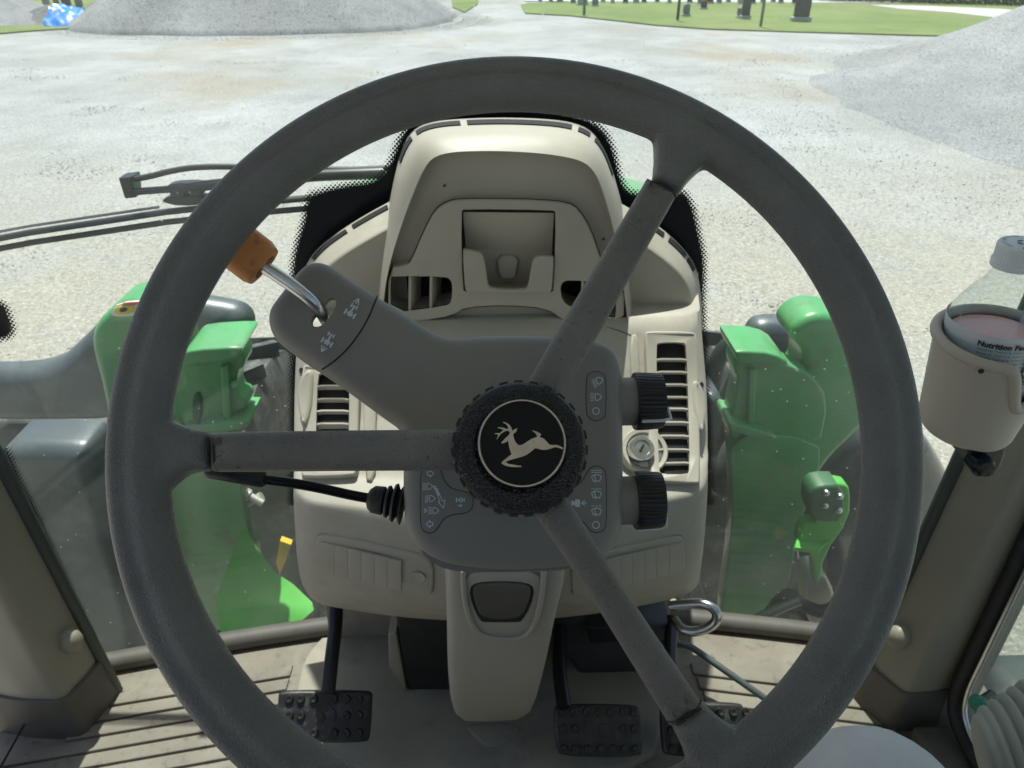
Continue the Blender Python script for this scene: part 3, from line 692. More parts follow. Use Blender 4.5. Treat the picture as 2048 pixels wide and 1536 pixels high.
lathe('fitting', [(.001, 0), (.011, 0), (.011, .014), (.007, .018), (.007, .04), (.001, .04)], atY(524, 992, 1.36), V((-.8, -.2, -.4)), mat('zinc', (), 0), trac, 16)
ext('yellow_bracket', [(560, 1082), (582, 1090), (572, 1122), (560, 1150), (552, 1128)], 1.5, .02, YELLOW, r=.002, sm=0)
ext('yellow_bracket', [(1448, 840), (1462, 830), (1478, 960), (1466, 990), (1452, 930)], 1.5, .02, YELLOW, r=.004, sm=1)
ext('engine_side', [(480, 930), (600, 930), (620, 1190), (560, 1170), (500, 1090)], 1.6, .1, UNDER, r=.02)
ext('engine_side', [(1405, 990), (1470, 980), (1470, 1230), (1400, 1220)], 1.6, .1, UNDER, r=.02)
ext('muffler', [(1405, 800), (1440, 790), (1460, 830), (1455, 920), (1405, 930)], 1.5, .2, FENDER, r=.03)
# ------------------------------------------------------------------ loader masts
lm = thing('loader_mast', 'green loader mast with warning sticker on top, left of the dashboard', 'loader mast', tuple(atY(400, 1256, 1.3)))
EX = lambda *a, **k: ext(*a, parent=lm, **k)
EX('post', [(238, 604), (300, 598), (345, 640), (372, 720), (380, 850), (350, 960), (345, 1250), (300, 1260), (250, 1180), (235, 1000), (206, 800), (184, 720), (178, 690), (184, 652), (216, 622)], 1.36, .10, GREEN, r=.022)
pk = EX('coupler_plate', [(345, 735), (378, 708), (420, 698), (478, 697), (490, 713), (487, 737), (474, 742), (470, 790), (492, 800), (494, 818), (470, 826), (455, 846), (345, 858)], 1.33, .06, GREEN, r=.008, sm=1)
EX('lower_flange', [(392, 862), (400, 850), (495, 842), (500, 852), (478, 862)], 1.30, .10, GREEN, r=.006, sm=1)
EX('top_flange', [(360, 712), (378, 700), (478, 694), (486, 700), (470, 722), (400, 728), (366, 738)], 1.30, .12, GREEN, r=.006, sm=1)
EX('rib', [(440, 735), (456, 733), (462, 840), (446, 846)], 1.315, .03, GREEN, r=.004, sm=0)
EX('side_plate', [(340, 850), (470, 850), (478, 930), (486, 1000), (494, 1060), (512, 1095), (520, 1250), (440, 1262), (340, 1270), (335, 1100)], 1.32, .04, GREEN, r=.004, sm=1)
EX('pin_socket', [(383, 790), (400, 786), (404, 830), (396, 850), (384, 845)], 1.322, .02, mat('dark_green', (.02, .10, .035), .5), r=.004, sm=2)
for x, y, m_ in ((392, 722, pk), (470, 768, pk), (356, 845, pk)): lathe('bolt', [(.009, -.004), (.009, .003), (.0075, .005), (.001, .0055)], atY(x, y, 1.325), V((0, -1, .25)), GREEN, m_, 6)
# flared foot plate with its sunlight painted in as a brighter green
def quadplate(name, pxY, m, parent, th=.012):
    p = [atY(x, y, Y) for x, y, Y in pxY]; n = (p[1]-p[0]).cross(p[2]-p[0]).normalized()
    if n.z < 0: n = -n
    bm = bmesh.new(); a = ring(bm, p); b = ring(bm, [q-n*th for q in p]); bridge(bm, a, b); cap(bm, [a]); cap(bm, [b]); return finish(bm, name, m, parent, 40)
quadplate('foot_plate', [(492, 1055, 1.30), (512, 1092, 1.29), (548, 1143, 1.26), (586, 1168, 1.25), (624, 1204, 1.215), (628, 1220, 1.20), (615, 1232, 1.19), (520, 1250, 1.17), (452, 1262, 1.16), (440, 1190, 1.22)], SUNGREEN, lm)
st = EX('warning_sticker', [(222, 624), (236, 606), (300, 600), (306, 608), (290, 628), (270, 632), (224, 634)], 1.345, .004, WHITES, r=.001, sm=1)
pillow('sticker_panel', T([(228, 618), (240, 612), (270, 612), (266, 628), (230, 630)], 1.342), NB, .003, YELS, st, r=.0005, segs=1, sm=1)
pillow('sticker_panel', T([(240, 610), (248, 605), (296, 603), (276, 611)], 1.342), NB, .003, REDS, st, r=.0005, segs=1, sm=1)
pillow('sticker_mark', T([(238, 619), (246, 615), (256, 618), (250, 624), (240, 625)], 1.339), NB, .002, INKM, st, r=.0003, segs=1, sm=1)
rm = thing('loader_mast', 'green loader mast with hooked top, right of the dashboard', 'loader mast', tuple(atY(1480, 1248, 1.3)))
EX = lambda *a, **k: ext(*a, parent=rm, **k)
EX('post', [(1650, 628), (1616, 634), (1588, 655), (1583, 675), (1592, 688), (1606, 700), (1611, 722), (1606, 752), (1560, 790), (1545, 900), (1548, 1100), (1530, 1250), (1575, 1180), (1590, 1100), (1612, 1015), (1650, 930), (1720, 865), (1770, 800), (1750, 700), (1700, 640)], 1.36, .10, GREEN, r=.02)
EX('coupler_plate', [(1468, 716), (1480, 708), (1545, 712), (1582, 732), (1625, 748), (1660, 800), (1640, 900), (1500, 885), (1458, 880), (1462, 840), (1478, 760), (1468, 742)], 1.33, .06, GREEN, r=.008, sm=1)
EX('top_flange', [(1470, 706), (1482, 702), (1548, 706), (1584, 728), (1560, 738), (1530, 726), (1478, 730)], 1.30, .12, GREEN, r=.006, sm=1)
EX('lower_flange', [(1458, 852), (1466, 846), (1556, 872), (1552, 882), (1520, 880), (1458, 862)], 1.30, .10, GREEN, r=.006, sm=1)
EX('side_plate', [(1458, 860), (1640, 880), (1640, 940), (1612, 1010), (1590, 1097), (1576, 1180), (1520, 1256), (1441, 1248), (1446, 1190), (1460, 1098), (1466, 1000)], 1.32, .04, GREEN, r=.004, sm=1)
EX('rib', [(1500, 740), (1514, 742), (1508, 850), (1496, 848)], 1.315, .03, GREEN, r=.004, sm=0)
bp = thing('valve_bracket', 'sunlit green bracket with four bolts seen low through the right windscreen', 'bracket', tuple(atY(1620, 1150, 1.24)))
pillow('plate', T([(1640, 978), (1645, 968), (1690, 968), (1702, 980), (1700, 1040), (1650, 1110), (1640, 1170), (1628, 1172), (1628, 1110), (1594, 1100), (1604, 1050), (1640, 1045)], 1.20), NB, .03, SUNGREEN, bp, r=.006, sm=1)
quadplate('shelf', [(1602, 1038, 1.26), (1640, 1048, 1.25), (1650, 1036, 1.27), (1672, 1040, 1.26), (1690, 1040, 1.24), (1640, 1100, 1.18), (1590, 1095, 1.18)], SUNGREEN, bp)
pillow('valve_body', T([(1622, 985), (1640, 972), (1690, 972), (1690, 1046), (1640, 1048), (1618, 1030)], 1.185), NB, .05, mat('dark_green', (), 0), bp, r=.008, sm=1)
for (x, y) in ((1652, 985), (1679, 992), (1650, 1010), (1677, 1020)):
    lathe('bolt', [(.0085, -.004), (.0085, 0), (.0075, .002), (.006, .006), (.003, .009), (.0005, .010)], atY(x, y, 1.183), V((0, -1, .5)), CHROME, bp, 14)
# ------------------------------------------------------------------ wiper
wp = thing('windscreen_wiper', 'black wiper with washer hose lying across the left of the windscreen', 'wiper', tuple(atY(380, 400, 1.08)))
YW = 1.075
tube('blade', T([(-60, 488), (60, 465), (200, 444), (330, 424), (480, 408), (620, 396)], YW), .0075, BLACK, wp, 10, flat=.6)
tube('blade_rubber', [p+V((0, -.004, -.014)) for p in T([(-60, 488), (60, 465), (200, 444), (330, 424), (480, 408), (622, 396)], YW)], .0045, BLACKR, wp, 8)
tube('spine', T([(-60, 474), (60, 452), (200, 431), (318, 414)], YW-.008), .0022, mat('dull_steel', (.25, .26, .26), .4, metal=.8), wp, 6)
pillow('blade_mount', T([(322, 405), (326, 398), (345, 392), (400, 392), (420, 398), (425, 408), (360, 414)], YW-.01), NB, .02, BLACK, wp, r=.003, sm=1)
pillow('mount_hub', T([(340, 395), (338, 385), (330, 374), (344, 368), (400, 366), (412, 378), (402, 392), (384, 393), (378, 383), (370, 385), (366, 396)], YW-.012), NB, .02, BLACK, wp, r=.003, sm=1)
tube('arm', T([(262, 384), (330, 379), (400, 372), (520, 360), (640, 350), (770, 345)], YW-.01), [.007, .007, .010, .011, .012, .012], BLACK, wp, 10, flat=.7)
pillow('arm_end', T([(236, 357), (262, 354), (264, 362), (266, 388), (272, 392), (270, 396), (252, 398), (248, 396)], YW-.015), NB, .03, BLACK, wp, r=.003, sm=0)
tube('washer_hose', chaikin(T([(258, 360), (300, 353), (340, 342), (390, 334), (460, 333), (560, 336), (700, 340), (780, 336)], YW-.005), 2, False), .0042, BLACKR, wp, 10)
# ================================================================== DASHBOARD
dash = thing('dashboard', 'beige dashboard console behind the steering wheel with air vents and phone pocket', 'dashboard', (0, .85, FLOOR))
def lerp_tab(tab, x):
    if x <= tab[0][0]: return tab[0][1]
    for (a, va), (b, vb) in zip(tab, tab[1:]):
        if x <= b: return va+(vb-va)*(x-a)/(b-a)
    return tab[-1][1]
rows = [(560, .985), (600, .962), (640, .90), (820, .815), (960, .735), (1000, .708), (1030, .69), (1060, .682), (1120, .680), (1180, .684), (1205, .692), (1228, .712), (1242, .75)]
XL = [(560, 612), (600, 598), (640, 590), (700, 588), (800, 585), (900, 584), (1000, 583), (1100, 588), (1160, 596), (1190, 612), (1225, 650)]
XR = [(560, 1396), (600, 1402), (656, 1406), (773, 1417), (890, 1421), (1007, 1419), (1065, 1414), (1110, 1410), (1165, 1402), (1200, 1376), (1235, 1330)]
BT = [(560, 0.0), (640, .004), (1000, .035), (1060, .045), (1242, .05)]
tab = []
for py, Y in rows:
    z = atY(1004, py, Y).z; b_ = lerp_tab(BT, py)
    ys = Y+b_+.02; xl, xr = -.27, .26
    for _ in range(6):
        pl_ = proj(V((xl, ys, z)))[1]; pr_ = proj(V((xr, ys, z)))[1]
        xl = atY(lerp_tab(XL, pl_), pl_, ys).x; xr = atY(lerp_tab(XR, pr_), pr_, ys).x
    tab.append((z, Y, b_, xl, xr))
tab.sort()
def surf(z):
    z = max(tab[0][0], min(tab[-1][0]-1e-6, z))
    for a, b in zip(tab, tab[1:]):
        if z <= b[0]:
            f = (z-a[0])/(b[0]-a[0]); return [a[i]+(b[i]-a[i])*f for i in range(1, 5)]
def sy(x, z):
    Y, b_, xl, xr = surf(z); c = (xl+xr)/2; h = (xr-xl)/2; s = max(-1, min(1, (x-c)/h)); s0 = .86
    q = max(0, (abs(s)-s0)/(1-s0)); return Y+b_*s*s+.035*(1-math.sqrt(max(0, 1-q*q)))
def dp(px, py, off=0):
    d = ray(px, py); lo, hi = .4, 1.3; t = .5
    while t < 1.4:
        p = EYE+d*t
        if p.y >= sy(p.x, p.z): break
        t += .004
    lo, hi = t-.004, t
    for _ in range(20):
        m_ = (lo+hi)/2; p = EYE+d*m_
        if p.y >= sy(p.x, p.z): hi = m_
        else: lo = m_
    p = EYE+d*hi
    return p+dn(p)*off if off else p
def dn(p):
    e = .004; dx = (sy(p.x+e, p.z)-sy(p.x-e, p.z))/(2*e); dz = (sy(p.x, p.z+e)-sy(p.x, p.z-e))/(2*e)
    return V((dx, -1, dz)).normalized()
zs = []
for a, b in zip(tab, tab[1:]):
    for k in range(5): zs.append(a[0]+(b[0]-a[0])*k/5)
zs.append(tab[-1][0])
rg = []
for z in zs:
    Y, b_, xl, xr = surf(z); r = [V((xl, 1.0, z))]; N_ = 60
    for k in range(N_+1):
        s = math.sin((k/N_-.5)*math.pi); x = (xl+xr)/2+(xr-xl)/2*s; r.append(V((x, sy(x, z), z)))
    r.append(V((xr, 1.0, z))); rg.append(r)
# soften the vertical profile
for _ in range(3):
    n2 = [rg[0]]
    for i in range(1, len(rg)-1): n2.append([V((rg[i][k].x, (rg[i-1][k].y+2*rg[i][k].y+rg[i+1][k].y)/4, rg[i][k].z)) for k in range(len(rg[i]))])
    n2.append(rg[-1]); rg = n2
body = loft('console_body', rg, BEIGED, dash, angle=60)
def dpil(name, px, off, depth, m, parent=dash, r=.002, segs=3, sm=1, holes=(), ang=50, **k):
    cx = sum(p[0] for p in px)/len(px); cy = sum(p[1] for p in px)/len(px)
    n = dn(dp(cx, cy)); pts = [dp(x, y, off) for x, y in px]
    hs = [chaikin([dp(x, y, off) for x, y in h], sm) for h in holes]
    return pillow(name, pts, n, depth, m, parent, r=r, segs=segs, sm=sm, angle=ang, holes=hs, **k)
def resample_px(pts, n, closed=False):
    q = resample([V((x, y, 0)) for x, y in pts], 1, closed); L = len(q); return [(q[int(i*(L-1)/(n-1))].x, q[int(i*(L-1)/(n-1))].y) for i in range(n)]
# ---- centre binnacle
NB_ = 90
def arch(px, Y, sm=2):
    p = chaikin([V((x, y, 0)) for x, y in px], sm, False)
    L = [0]
    for a, b in zip(p, p[1:]): L.append(L[-1]+(b-a).length)
    out = []
    for i in range(NB_):
        t = L[-1]*i/(NB_-1); j = 0
        while j < len(L)-2 and L[j+1] < t: j += 1
        f = (t-L[j])/(L[j+1]-L[j]); q = p[j].lerp(p[j+1], f); out.append(atY(q.x, q.y, Y))
    return out
a_out = [(740, 660), (748, 590), (763, 490), (779, 400), (792, 335), (808, 283), (832, 254), (870, 242), (930, 237), (1004, 235), (1080, 237), (1140, 243), (1180, 258), (1206, 290), (1224, 335), (1240, 390), (1252, 440), (1264, 530), (1276, 660)]
a_lip = [(752, 660), (757, 590), (770, 500), (788, 405), (808, 340), (834, 296), (858, 279), (900, 272), (950, 270), (1004, 269), (1070, 271), (1120, 276), (1166, 287), (1196, 308), (1216, 350), (1230, 400), (1242, 450), (1254, 540), (1268, 660)]
a_in = [(764, 660), (768, 590), (779, 530), (800, 462), (826, 392), (850, 336), (870, 314), (905, 306), (950, 304), (1004, 304), (1060, 307), (1110, 312), (1165, 323), (1190, 346), (1206, 385), (1219, 430), (1232, 480), (1246, 560), (1258, 660)]
A0 = arch(a_out, 1.0); A1 = arch(a_lip, .915); A2 = arch(a_in, .894); A3 = [p+V((0, .028, 0)) for p in A2]
mids = []
for k in range(1, 6):
    f = k/6; mids.append([ (a*(1-f)**2+(b+ (a.lerp(c, .5)-a.lerp(c, .5)))*0+ (V((b.x, b.y, b.z))*2*f*(1-f)) + c*f*f) if False else a.lerp(b, min(1, f*2)) if f <= .5 else b.lerp(c, (f-.5)*2) for a, b, c in zip(A0, A1, A2)])
def bez(a, b, c, f): return a*((1-f)**2)+b*(2*f*(1-f))+c*(f*f)
seq = [A0, [a.lerp(b, .7) for a, b in zip(A0, A1)]]
for k in range(1, 7): seq.append([bez(a.lerp(b, .7), b, b.lerp(c, .85), k/6) for a, b, c in zip(A0, A1, A2)])
seq += [[bez(b.lerp(c, .85), c+V((0, -.0015, 0)), c+V((0, .004, 0)), k/3) for b, c in zip(A1, A2)] for k in (1, 2, 3)]
seq.append(A3)
bm = bmesh.new(); cap(bm, [ring(bm, [p+V((0, -.004, 0)) for p in A0]+[A0[-1]+V((0, -.004, -.10)), A0[0]+V((0, -.004, -.10))])]); finish(bm, 'binnacle_sun_block', VOIDM, dash, None)  # unseen back wall, added to stop sun leaking into the vents
binn = loft('binnacle_hood', seq, BEIGE, dash, caps=False, angle=55, closed=False)
def slots(back, front, segs_, f0, f1, parent, name='defrost_slot', lift=.0015):
    n = len(back)
    for u0, u1 in segs_:
        a, b = int(u0*(n-1)), int(u1*(n-1)); pts = [back[i].lerp(front[i], f0) for i in range(a, b+1)]+[back[i].lerp(front[i], f1) for i in range(b, a-1, -1)]
        c = (front[a]-back[a]).cross(back[b]-back[a]).normalized()
        if c.z < 0: c = -c
        pts = [p+c*lift for p in pts]; bm = bmesh.new(); r_ = ring(bm, pts); lo = ring(bm, [p-c*(lift+.004) for p in pts]); cap(bm, [r_]); bridge(bm, r_, lo)
        finish(bm, name, VOIDM, parent, None)
slots(A0, A1, [(.30, .345), (.355, .435), (.443, .530), (.538, .62), (.63, .66), (.668, .74)], .16, .42, binn)
# insert panel with openings
ins = [(776, 536), (814, 530), (822, 524), (849, 460), (870, 421), (893, 405), (918, 399), (1004, 399), (1080, 401), (1136, 406), (1158, 420), (1181, 458), (1200, 514), (1216, 556), (1250, 575), (1248, 650), (1140, 650), (1127, 641), (1094, 618), (1020, 611), (930, 615), (906, 632), (840, 643), (776, 648)]
def rr(x0, y0, x1, y1, r, k=3):
    q = []
    for cx, cy, a0 in ((x1-r, y0+r, -90), (x1-r, y1-r, 0), (x0+r, y1-r, 90), (x0+r, y0+r, 180)):
        for i in range(k+1):
            a = math.radians(a0+90*i/k); q.append((cx+r*math.cos(a), cy+r*math.sin(a)))
    return q
YI = .900
vl = [(781, 556), (786, 552), (890, 553), (902, 560), (905, 575), (903, 603), (893, 612), (781, 626)]
vr = [(1120, 575), (1126, 563), (1140, 560), (1226, 566), (1232, 575), (1232, 632), (1226, 636), (1140, 614), (1124, 600)]
pk_ = [(922, 424), (928, 418), (1106, 420), (1112, 426), (1108, 580), (1100, 586), (932, 584), (925, 578)]
def grow(px, k):
    cx = sum(p[0] for p in px)/len(px); cy = sum(p[1] for p in px)/len(px); return [(cx+(x-cx)*k, cy+(y-cy)*k) for x, y in px]
_pl = [p+V((0, -.006, 0)) for p in A3]; _yp = _pl[0].y
bm = bmesh.new(); cap(bm, [ring(bm, orient(_pl, NB))]+[ring(bm, orient(T(grow(h, 1.02), _yp), -NB)) for h in (vl, vr, pk_)]); finish(bm, 'binnacle_panel', BEIGE, dash, None)
pillow('insert_seam', T(grow(ins, 1.013), YI+.003), NB, .004, SEAM, dash, r=.0005, segs=1, sm=1, holes=[chaikin(T(h, YI+.003), 1) for h in (vl, vr, pk_)])
pillow('insert_panel', T(ins, YI), NB, .02, BEIGE, dash, r=.0022, segs=3, sm=1, holes=[chaikin(T(h, YI), 1) for h in (vl, vr, pk_)], hole_depth=.05, hr=.002)
pocket = pillow('phone_pocket', T(grow(pk_, 1.02), YI+.048), NB, .004, BEIGE, dash, r=.001, segs=1, sm=0)
# sloping back of the pocket and its floor
bm = bmesh.new(); q = T([(926, 424), (1108, 426)], YI+.008)+[atY(1104, 500, YI+.03), atY(932, 499, YI+.03)]; q2 = [atY(1104, 500, YI+.03), atY(932, 499, YI+.03), atY(934, 580, YI+.04), atY(1100, 580, YI+.04)]
r1 = ring(bm, q); bm.faces.new(r1); r2 = ring(bm, q2); bm.faces.new(r2); finish(bm, 'pocket_back', BEIGE, pocket, None)
hold = [(925, 501), (930, 499), (957, 504), (966, 510), (971, 530), (975, 568), (982, 578), (1050, 580), (1057, 572), (1062, 540), (1066, 520), (1076, 512), (1104, 513), (1108, 516), (1104, 582), (1098, 587), (936, 585), (930, 580)]
pillow('pocket_front', T(hold, YI-.006), NB, .006, BEIGE, pocket, r=.0018, sm=1)
pillow('pocket_tongue', T([(994, 512), (1038, 512), (1032, 548), (1028, 558), (1004, 558), (998, 548)], YI+.026), NB, .006, BEIGE, pocket, r=.002, sm=1)
for nm, v_, xs_ in (('left', vl, (820, 862)), ('right', vr, (1165, 1200))):
    vt = pillow('square_vent', T(grow(v_, 1.35), YI+.046), NB, .003, VOIDM, dash, r=.001, segs=1, sm=0)
    for x in xs_:
        t0 = V(atY(x, 553, YI+.002)); t1 = atY(x-1, 626 if nm == 'left' else 634, YI+.002); d_ = .0016
        bm = bmesh.new(); a = ring(bm, [t0+V((-d_, 0, 0)), t0+V((d_, 0, 0)), t0+V((.012, .044, 0)), t0+V((.009, .044, 0))]); b = ring(bm, [t1+V((-d_, 0, 0)), t1+V((d_, 0, 0)), t1+V((.012, .044, 0)), t1+V((.009, .044, 0))])
        bridge(bm, a, b); cap(bm, [a]); cap(bm, [b]); finish(bm, 'vane', BEIGE, vt, None)
for px, py in ((889, 371), (1207, 478)): lathe('screw_hole', [(.0016, 0), (.0016, .001), (.0004, .0012)], atY(px, py, .9155), NB, SEAM, dash, 10)
# ---- wings
def wing(back, front, name='wing'):
    B = [V((x, y, 0)) for x, y in back]; F = [V((x, y, 0)) for x, y in front]
    def rs(p, Y):
        p = chaikin(p, 2, False); L = [0]
        for a, b in zip(p, p[1:]): L.append(L[-1]+(b-a).length)
        o = []
        for i in range(50):
            t = L[-1]*i/49; j = 0
            while j < len(L)-2 and L[j+1] < t: j += 1
            q = p[j].lerp(p[j+1], (t-L[j])/(L[j+1]-L[j])); o.append(atY(q.x, q.y, Y))
        return o
    b0 = rs(B, .995); f0 = rs(F, .94); lo = [V((p.x, p.y+.004, p.z)) for p in f0]
    cen = sum(f0, V((0, 0, 0)))/50; cen.z -= .03
    seq = [b0, [a.lerp(b, .85) for a, b in zip(b0, f0)]]
    for k in range(1, 5): seq.append([bez(a.lerp(b, .85), b, b+(cen-b).normalized()*.006+V((0, .001, 0)), k/4) for a, b in zip(b0, f0)])
    w_ = loft(name, seq, BEIGED, dash, caps=False, closed=False, angle=55)
    bm = bmesh.new(); last = seq[-1]; cap(bm, [ring(bm, last+[last[-1]+V((0, 0, -.12)), last[0]+V((0, 0, -.12))])]); finish(bm, 'wing_face', BEIGE, dash, None)
    return w_, b0, f0
w1, b0, f0 = wing([(588, 660), (592, 610), (603, 550), (618, 518), (640, 492), (668, 470), (722, 434), (800, 392)], [(625, 660), (622, 610), (634, 570), (648, 542), (664, 526), (700, 500), (760, 466), (810, 440)])
slots(b0, f0, [(.42, .47), (.485, .66), (.70, .93)], .10, .28, w1)
w2, b0, f0 = wing([(1230, 400), (1290, 434), (1325, 458), (1360, 488), (1385, 520), (1397, 550), (1403, 600), (1406, 660)], [(1235, 455), (1290, 492), (1330, 520), (1358, 545), (1376, 572), (1384, 610), (1384, 660)])
slots(b0, f0, [(.12, .36), (.40, .55), (.57, .64)], .10, .28, w2)
# ---- louvred side vents
def louvred(frame, slot, louv, xs_, thumb, lw, label=None):
    fr = dpil('side_vent', frame, .0095, .014, BEIGE, r=.003, holes=[slot], hole_depth=.009, hr=.0015)
    dpil('vent_dark', grow(slot, 1.04), .0015, .001, VOIDM, fr, r=.0003, segs=1)
    for y in louv:
        xa, xb = xs_(y); P = [dp(xa+(xb-xa)*i/6, y+(0 if 0 < i < 6 else 1.5), .0085) for i in range(7)]; n = dn(P[3]); dwn = (dp(xa, y+10)-dp(xa, y)).normalized()
        bm = bmesh.new(); prof = [n*.0012+dwn*-.0006, n*.0014+dwn*.0016, n*.0004+dwn*.0026, n*-.0070+dwn*(.0026+lw), n*-.0070+dwn*lw, n*-.001+dwn*-.0004]
        rs_ = [ring(bm, [p+o for o in prof]) for p in P]
        for a, b in zip(rs_, rs_[1:]): bridge(bm, a, b)
        cap(bm, [rs_[0]]); cap(bm, [rs_[-1]]); finish(bm, 'louvre', BEIGE, fr, 50)
    dpil('thumb_wheel', thumb, .016, .02, BEIGE, fr, r=.006, segs=5, sm=2, ang=70)
    return fr
louvred([(1291, 664), (1376, 665), (1386, 672), (1389, 760), (1394, 966), (1388, 973), (1302, 970), (1297, 962), (1292, 800), (1287, 672)],
        [(1309, 696), (1313, 688), (1362, 687), (1367, 694), (1372, 820), (1375, 946), (1370, 956), (1320, 956), (1314, 948), (1311, 820)],
        (720, 745, 770, 795, 821, 848, 875, 902, 930), lambda y: (1308+(y-694)*.02, 1367+(y-694)*.035), [(1378, 758), (1392, 775), (1400, 815), (1398, 850), (1390, 878), (1381, 840), (1376, 790)], .0005)
louvred([(612, 736), (622, 730), (712, 728), (722, 738), (720, 850), (718, 950), (708, 959), (616, 962), (607, 953), (608, 840)],
        [(640, 752), (648, 748), (696, 748), (702, 756), (702, 840), (700, 940), (692, 944), (644, 946), (636, 940), (637, 840)],
        (773, 799, 825, 851, 877, 903, 928), lambda y: (638, 701), [(631, 738), (616, 750), (608, 785), (609, 830), (618, 866), (628, 830), (632, 780)], .003)
for px, py in ((603, 741), (1403, 770)): p = dp(px, py); lathe('screw_hole', [(.004, 0), (.004, .001), (.001, .0005)], p, dn(p), SEAM, dash, 12)
tube('body_seam', [dp(x, y, .0002) for x, y in ((1205, 652), (1240, 662), (1262, 671))], .0008, SEAM, dash, 6)
dpil('body_step', [(728, 735), (755, 738), (752, 880), (750, 965), (728, 962)], .004, .006, BEIGED, r=.003, sm=1)
dpil('body_step', [(1258, 672), (1276, 668), (1279, 740), (1280, 800), (1262, 800)], .004, .006, BEIGED, r=.003, sm=1)
# ---- ribbed drawers
def drawer(outl, ribs, notch):
    dpil('drawer_gap', grow(outl, 1.012), .0005, .003, SEAM, r=.0004, segs=1, sm=2)
    f = dpil('drawer', outl, .0035, .006, BEIGE, r=.003, sm=2)
    for a, b, c, d in ribs:
        dpil('drawer_rib', [a, b, c, d], .0043, .003, BEIGE, f, r=.0007, segs=3, sm=0, ang=30)
    p = dp(*notch, .0045); lathe('finger_notch', [(.0092, -.0012), (.0088, -.0001), (.0078, -.0002), (.004, -.0016), (.0003, -.002)], p, dn(p), BEIGED, f, 24)
ribs = []
for k in range(6):
    x0 = 645+k*26.5; x1 = x0+26.5; t = 1080+(x0-645)*.245; b2 = 1139+(x0-645)*.235
    ribs.append(((x0, t), (x1, t+6), (x1, b2+6), (x0, b2)))
drawer([(632, 1080), (636, 1070), (650, 1066), (730, 1080), (810, 1100), (868, 1114), (868, 1178), (860, 1187), (850, 1187), (740, 1162), (640, 1142), (632, 1130)], ribs, (838, 1150))
ribs = []
for k in range(6):
    x1 = 1360-k*24.5; x0 = x1-24.5; t = 1080+(1360-x1)*.235; b2 = 1139+(1360-x1)*.24
    ribs.append(((x0, t+6), (x1, t), (x1, b2), (x0, b2+6)))
drawer([(1368, 1082), (1364, 1072), (1350, 1070), (1280, 1084), (1200, 1102), (1140, 1116), (1142, 1180), (1148, 1188), (1160, 1186), (1260, 1164), (1360, 1142), (1368, 1132)], ribs, (1172, 1150))
# ---- lower column cover
cr = []
for py, x0, x1, Y in [(985, 930, 1090, .662), (1060, 905, 1112, .658), (1120, 889, 1134, .650), (1180, 891, 1128, .648), (1256, 894, 1110, .646), (1320, 895, 1097, .650), (1366, 897, 1086, .656), (1410, 901, 1074, .664), (1432, 908, 1064, .672), (1442, 922, 1045, .69)]:
    a, b = atY(x0, py, Y+.02), atY(x1, py, Y+.02); z = atY(1000, py, Y).z; r = []
    for k in range(33):
        s = -1+2*k/32; e = abs(s)**5; r.append(V(((a.x+b.x)/2+(b.x-a.x)/2*math.copysign(1-(1-abs(s))**1.6, s), Y+.03*e*e+.004*s*s, z)))
    cr.append([V((a.x*1.0, .86, z))]+r+[V((b.x, .86, z))])
cover = loft('column_cover', cr, BEIGE, dash, angle=60)
def cp(px, py, off=0):
    return atY(px, py, .646-off)
pillow('cover_recess', [cp(x, y, .0005) for x, y in [(928, 1140), (930, 1200), (944, 1250), (968, 1274), (1040, 1278), (1066, 1254), (1080, 1200), (1086, 1140)]], NB, .002, BEIGED, cover, r=.001, sm=2)
tube('recess_rim', chaikin([cp(x, y, .002) for x, y in [(926, 1140), (928, 1200), (943, 1252), (968, 1276), (1040, 1280), (1068, 1256), (1083, 1200), (1088, 1140)]], 2, False), .0035, BEIGE, cover, 10)
pillow('recess_gap', [cp(x, y, .0015) for x, y in [(938, 1178), (952, 1166), (1000, 1163), (1054, 1166), (1070, 1178), (1062, 1212), (1044, 1243), (1034, 1245), (970, 1245), (960, 1242), (944, 1210)]], NB, .002, SEAM, cover, r=.0005, sm=1)
pillow('release_pad', [cp(x, y, .005) for x, y in [(944, 1180), (956, 1171), (1000, 1168), (1050, 1171), (1064, 1180), (1056, 1212), (1040, 1240), (964, 1240), (950, 1210)]], NB, .006, DARKTRIM, cover, r=.003, sm=2)
# ---- ignition
p0 = dp(1292, 905, .004); n0 = dn(p0)
ig = lathe('ignition_surround', [(.031, -.01), (.031, .006), (.029, .009), (.0245, .008), (.0235, .003), (.001, .003)], dp(1286, 905, .002), n0, BEIGE, dash, 40)
lathe('ignition_plate', [(.0232, .003), (.0225, .0055), (.001, .006)], dp(1286, 905, .002), n0, mat('brushed_bezel', (.55, .54, .50), .3, metal=.9), ig, 40)
p1 = dp(1276, 906, .006)
lk = lathe('ignition_lock', [(.0165, -.004), (.0165, .013), (.0150, .0155), (.0108, .0155), (.0100, .013), (.0003, .0135)], p1, n0, CHROME, ig, 36)
u_, v_, _ = basis(n0)
box('key_slot', p1+n0*.0140, (.003, .011, .002), VOIDM, ig, rot=Matrix((u_, v_, n0)).transposed() @ Matrix.Rotation(math.radians(-35), 3, 'Z'), bev=.0005)
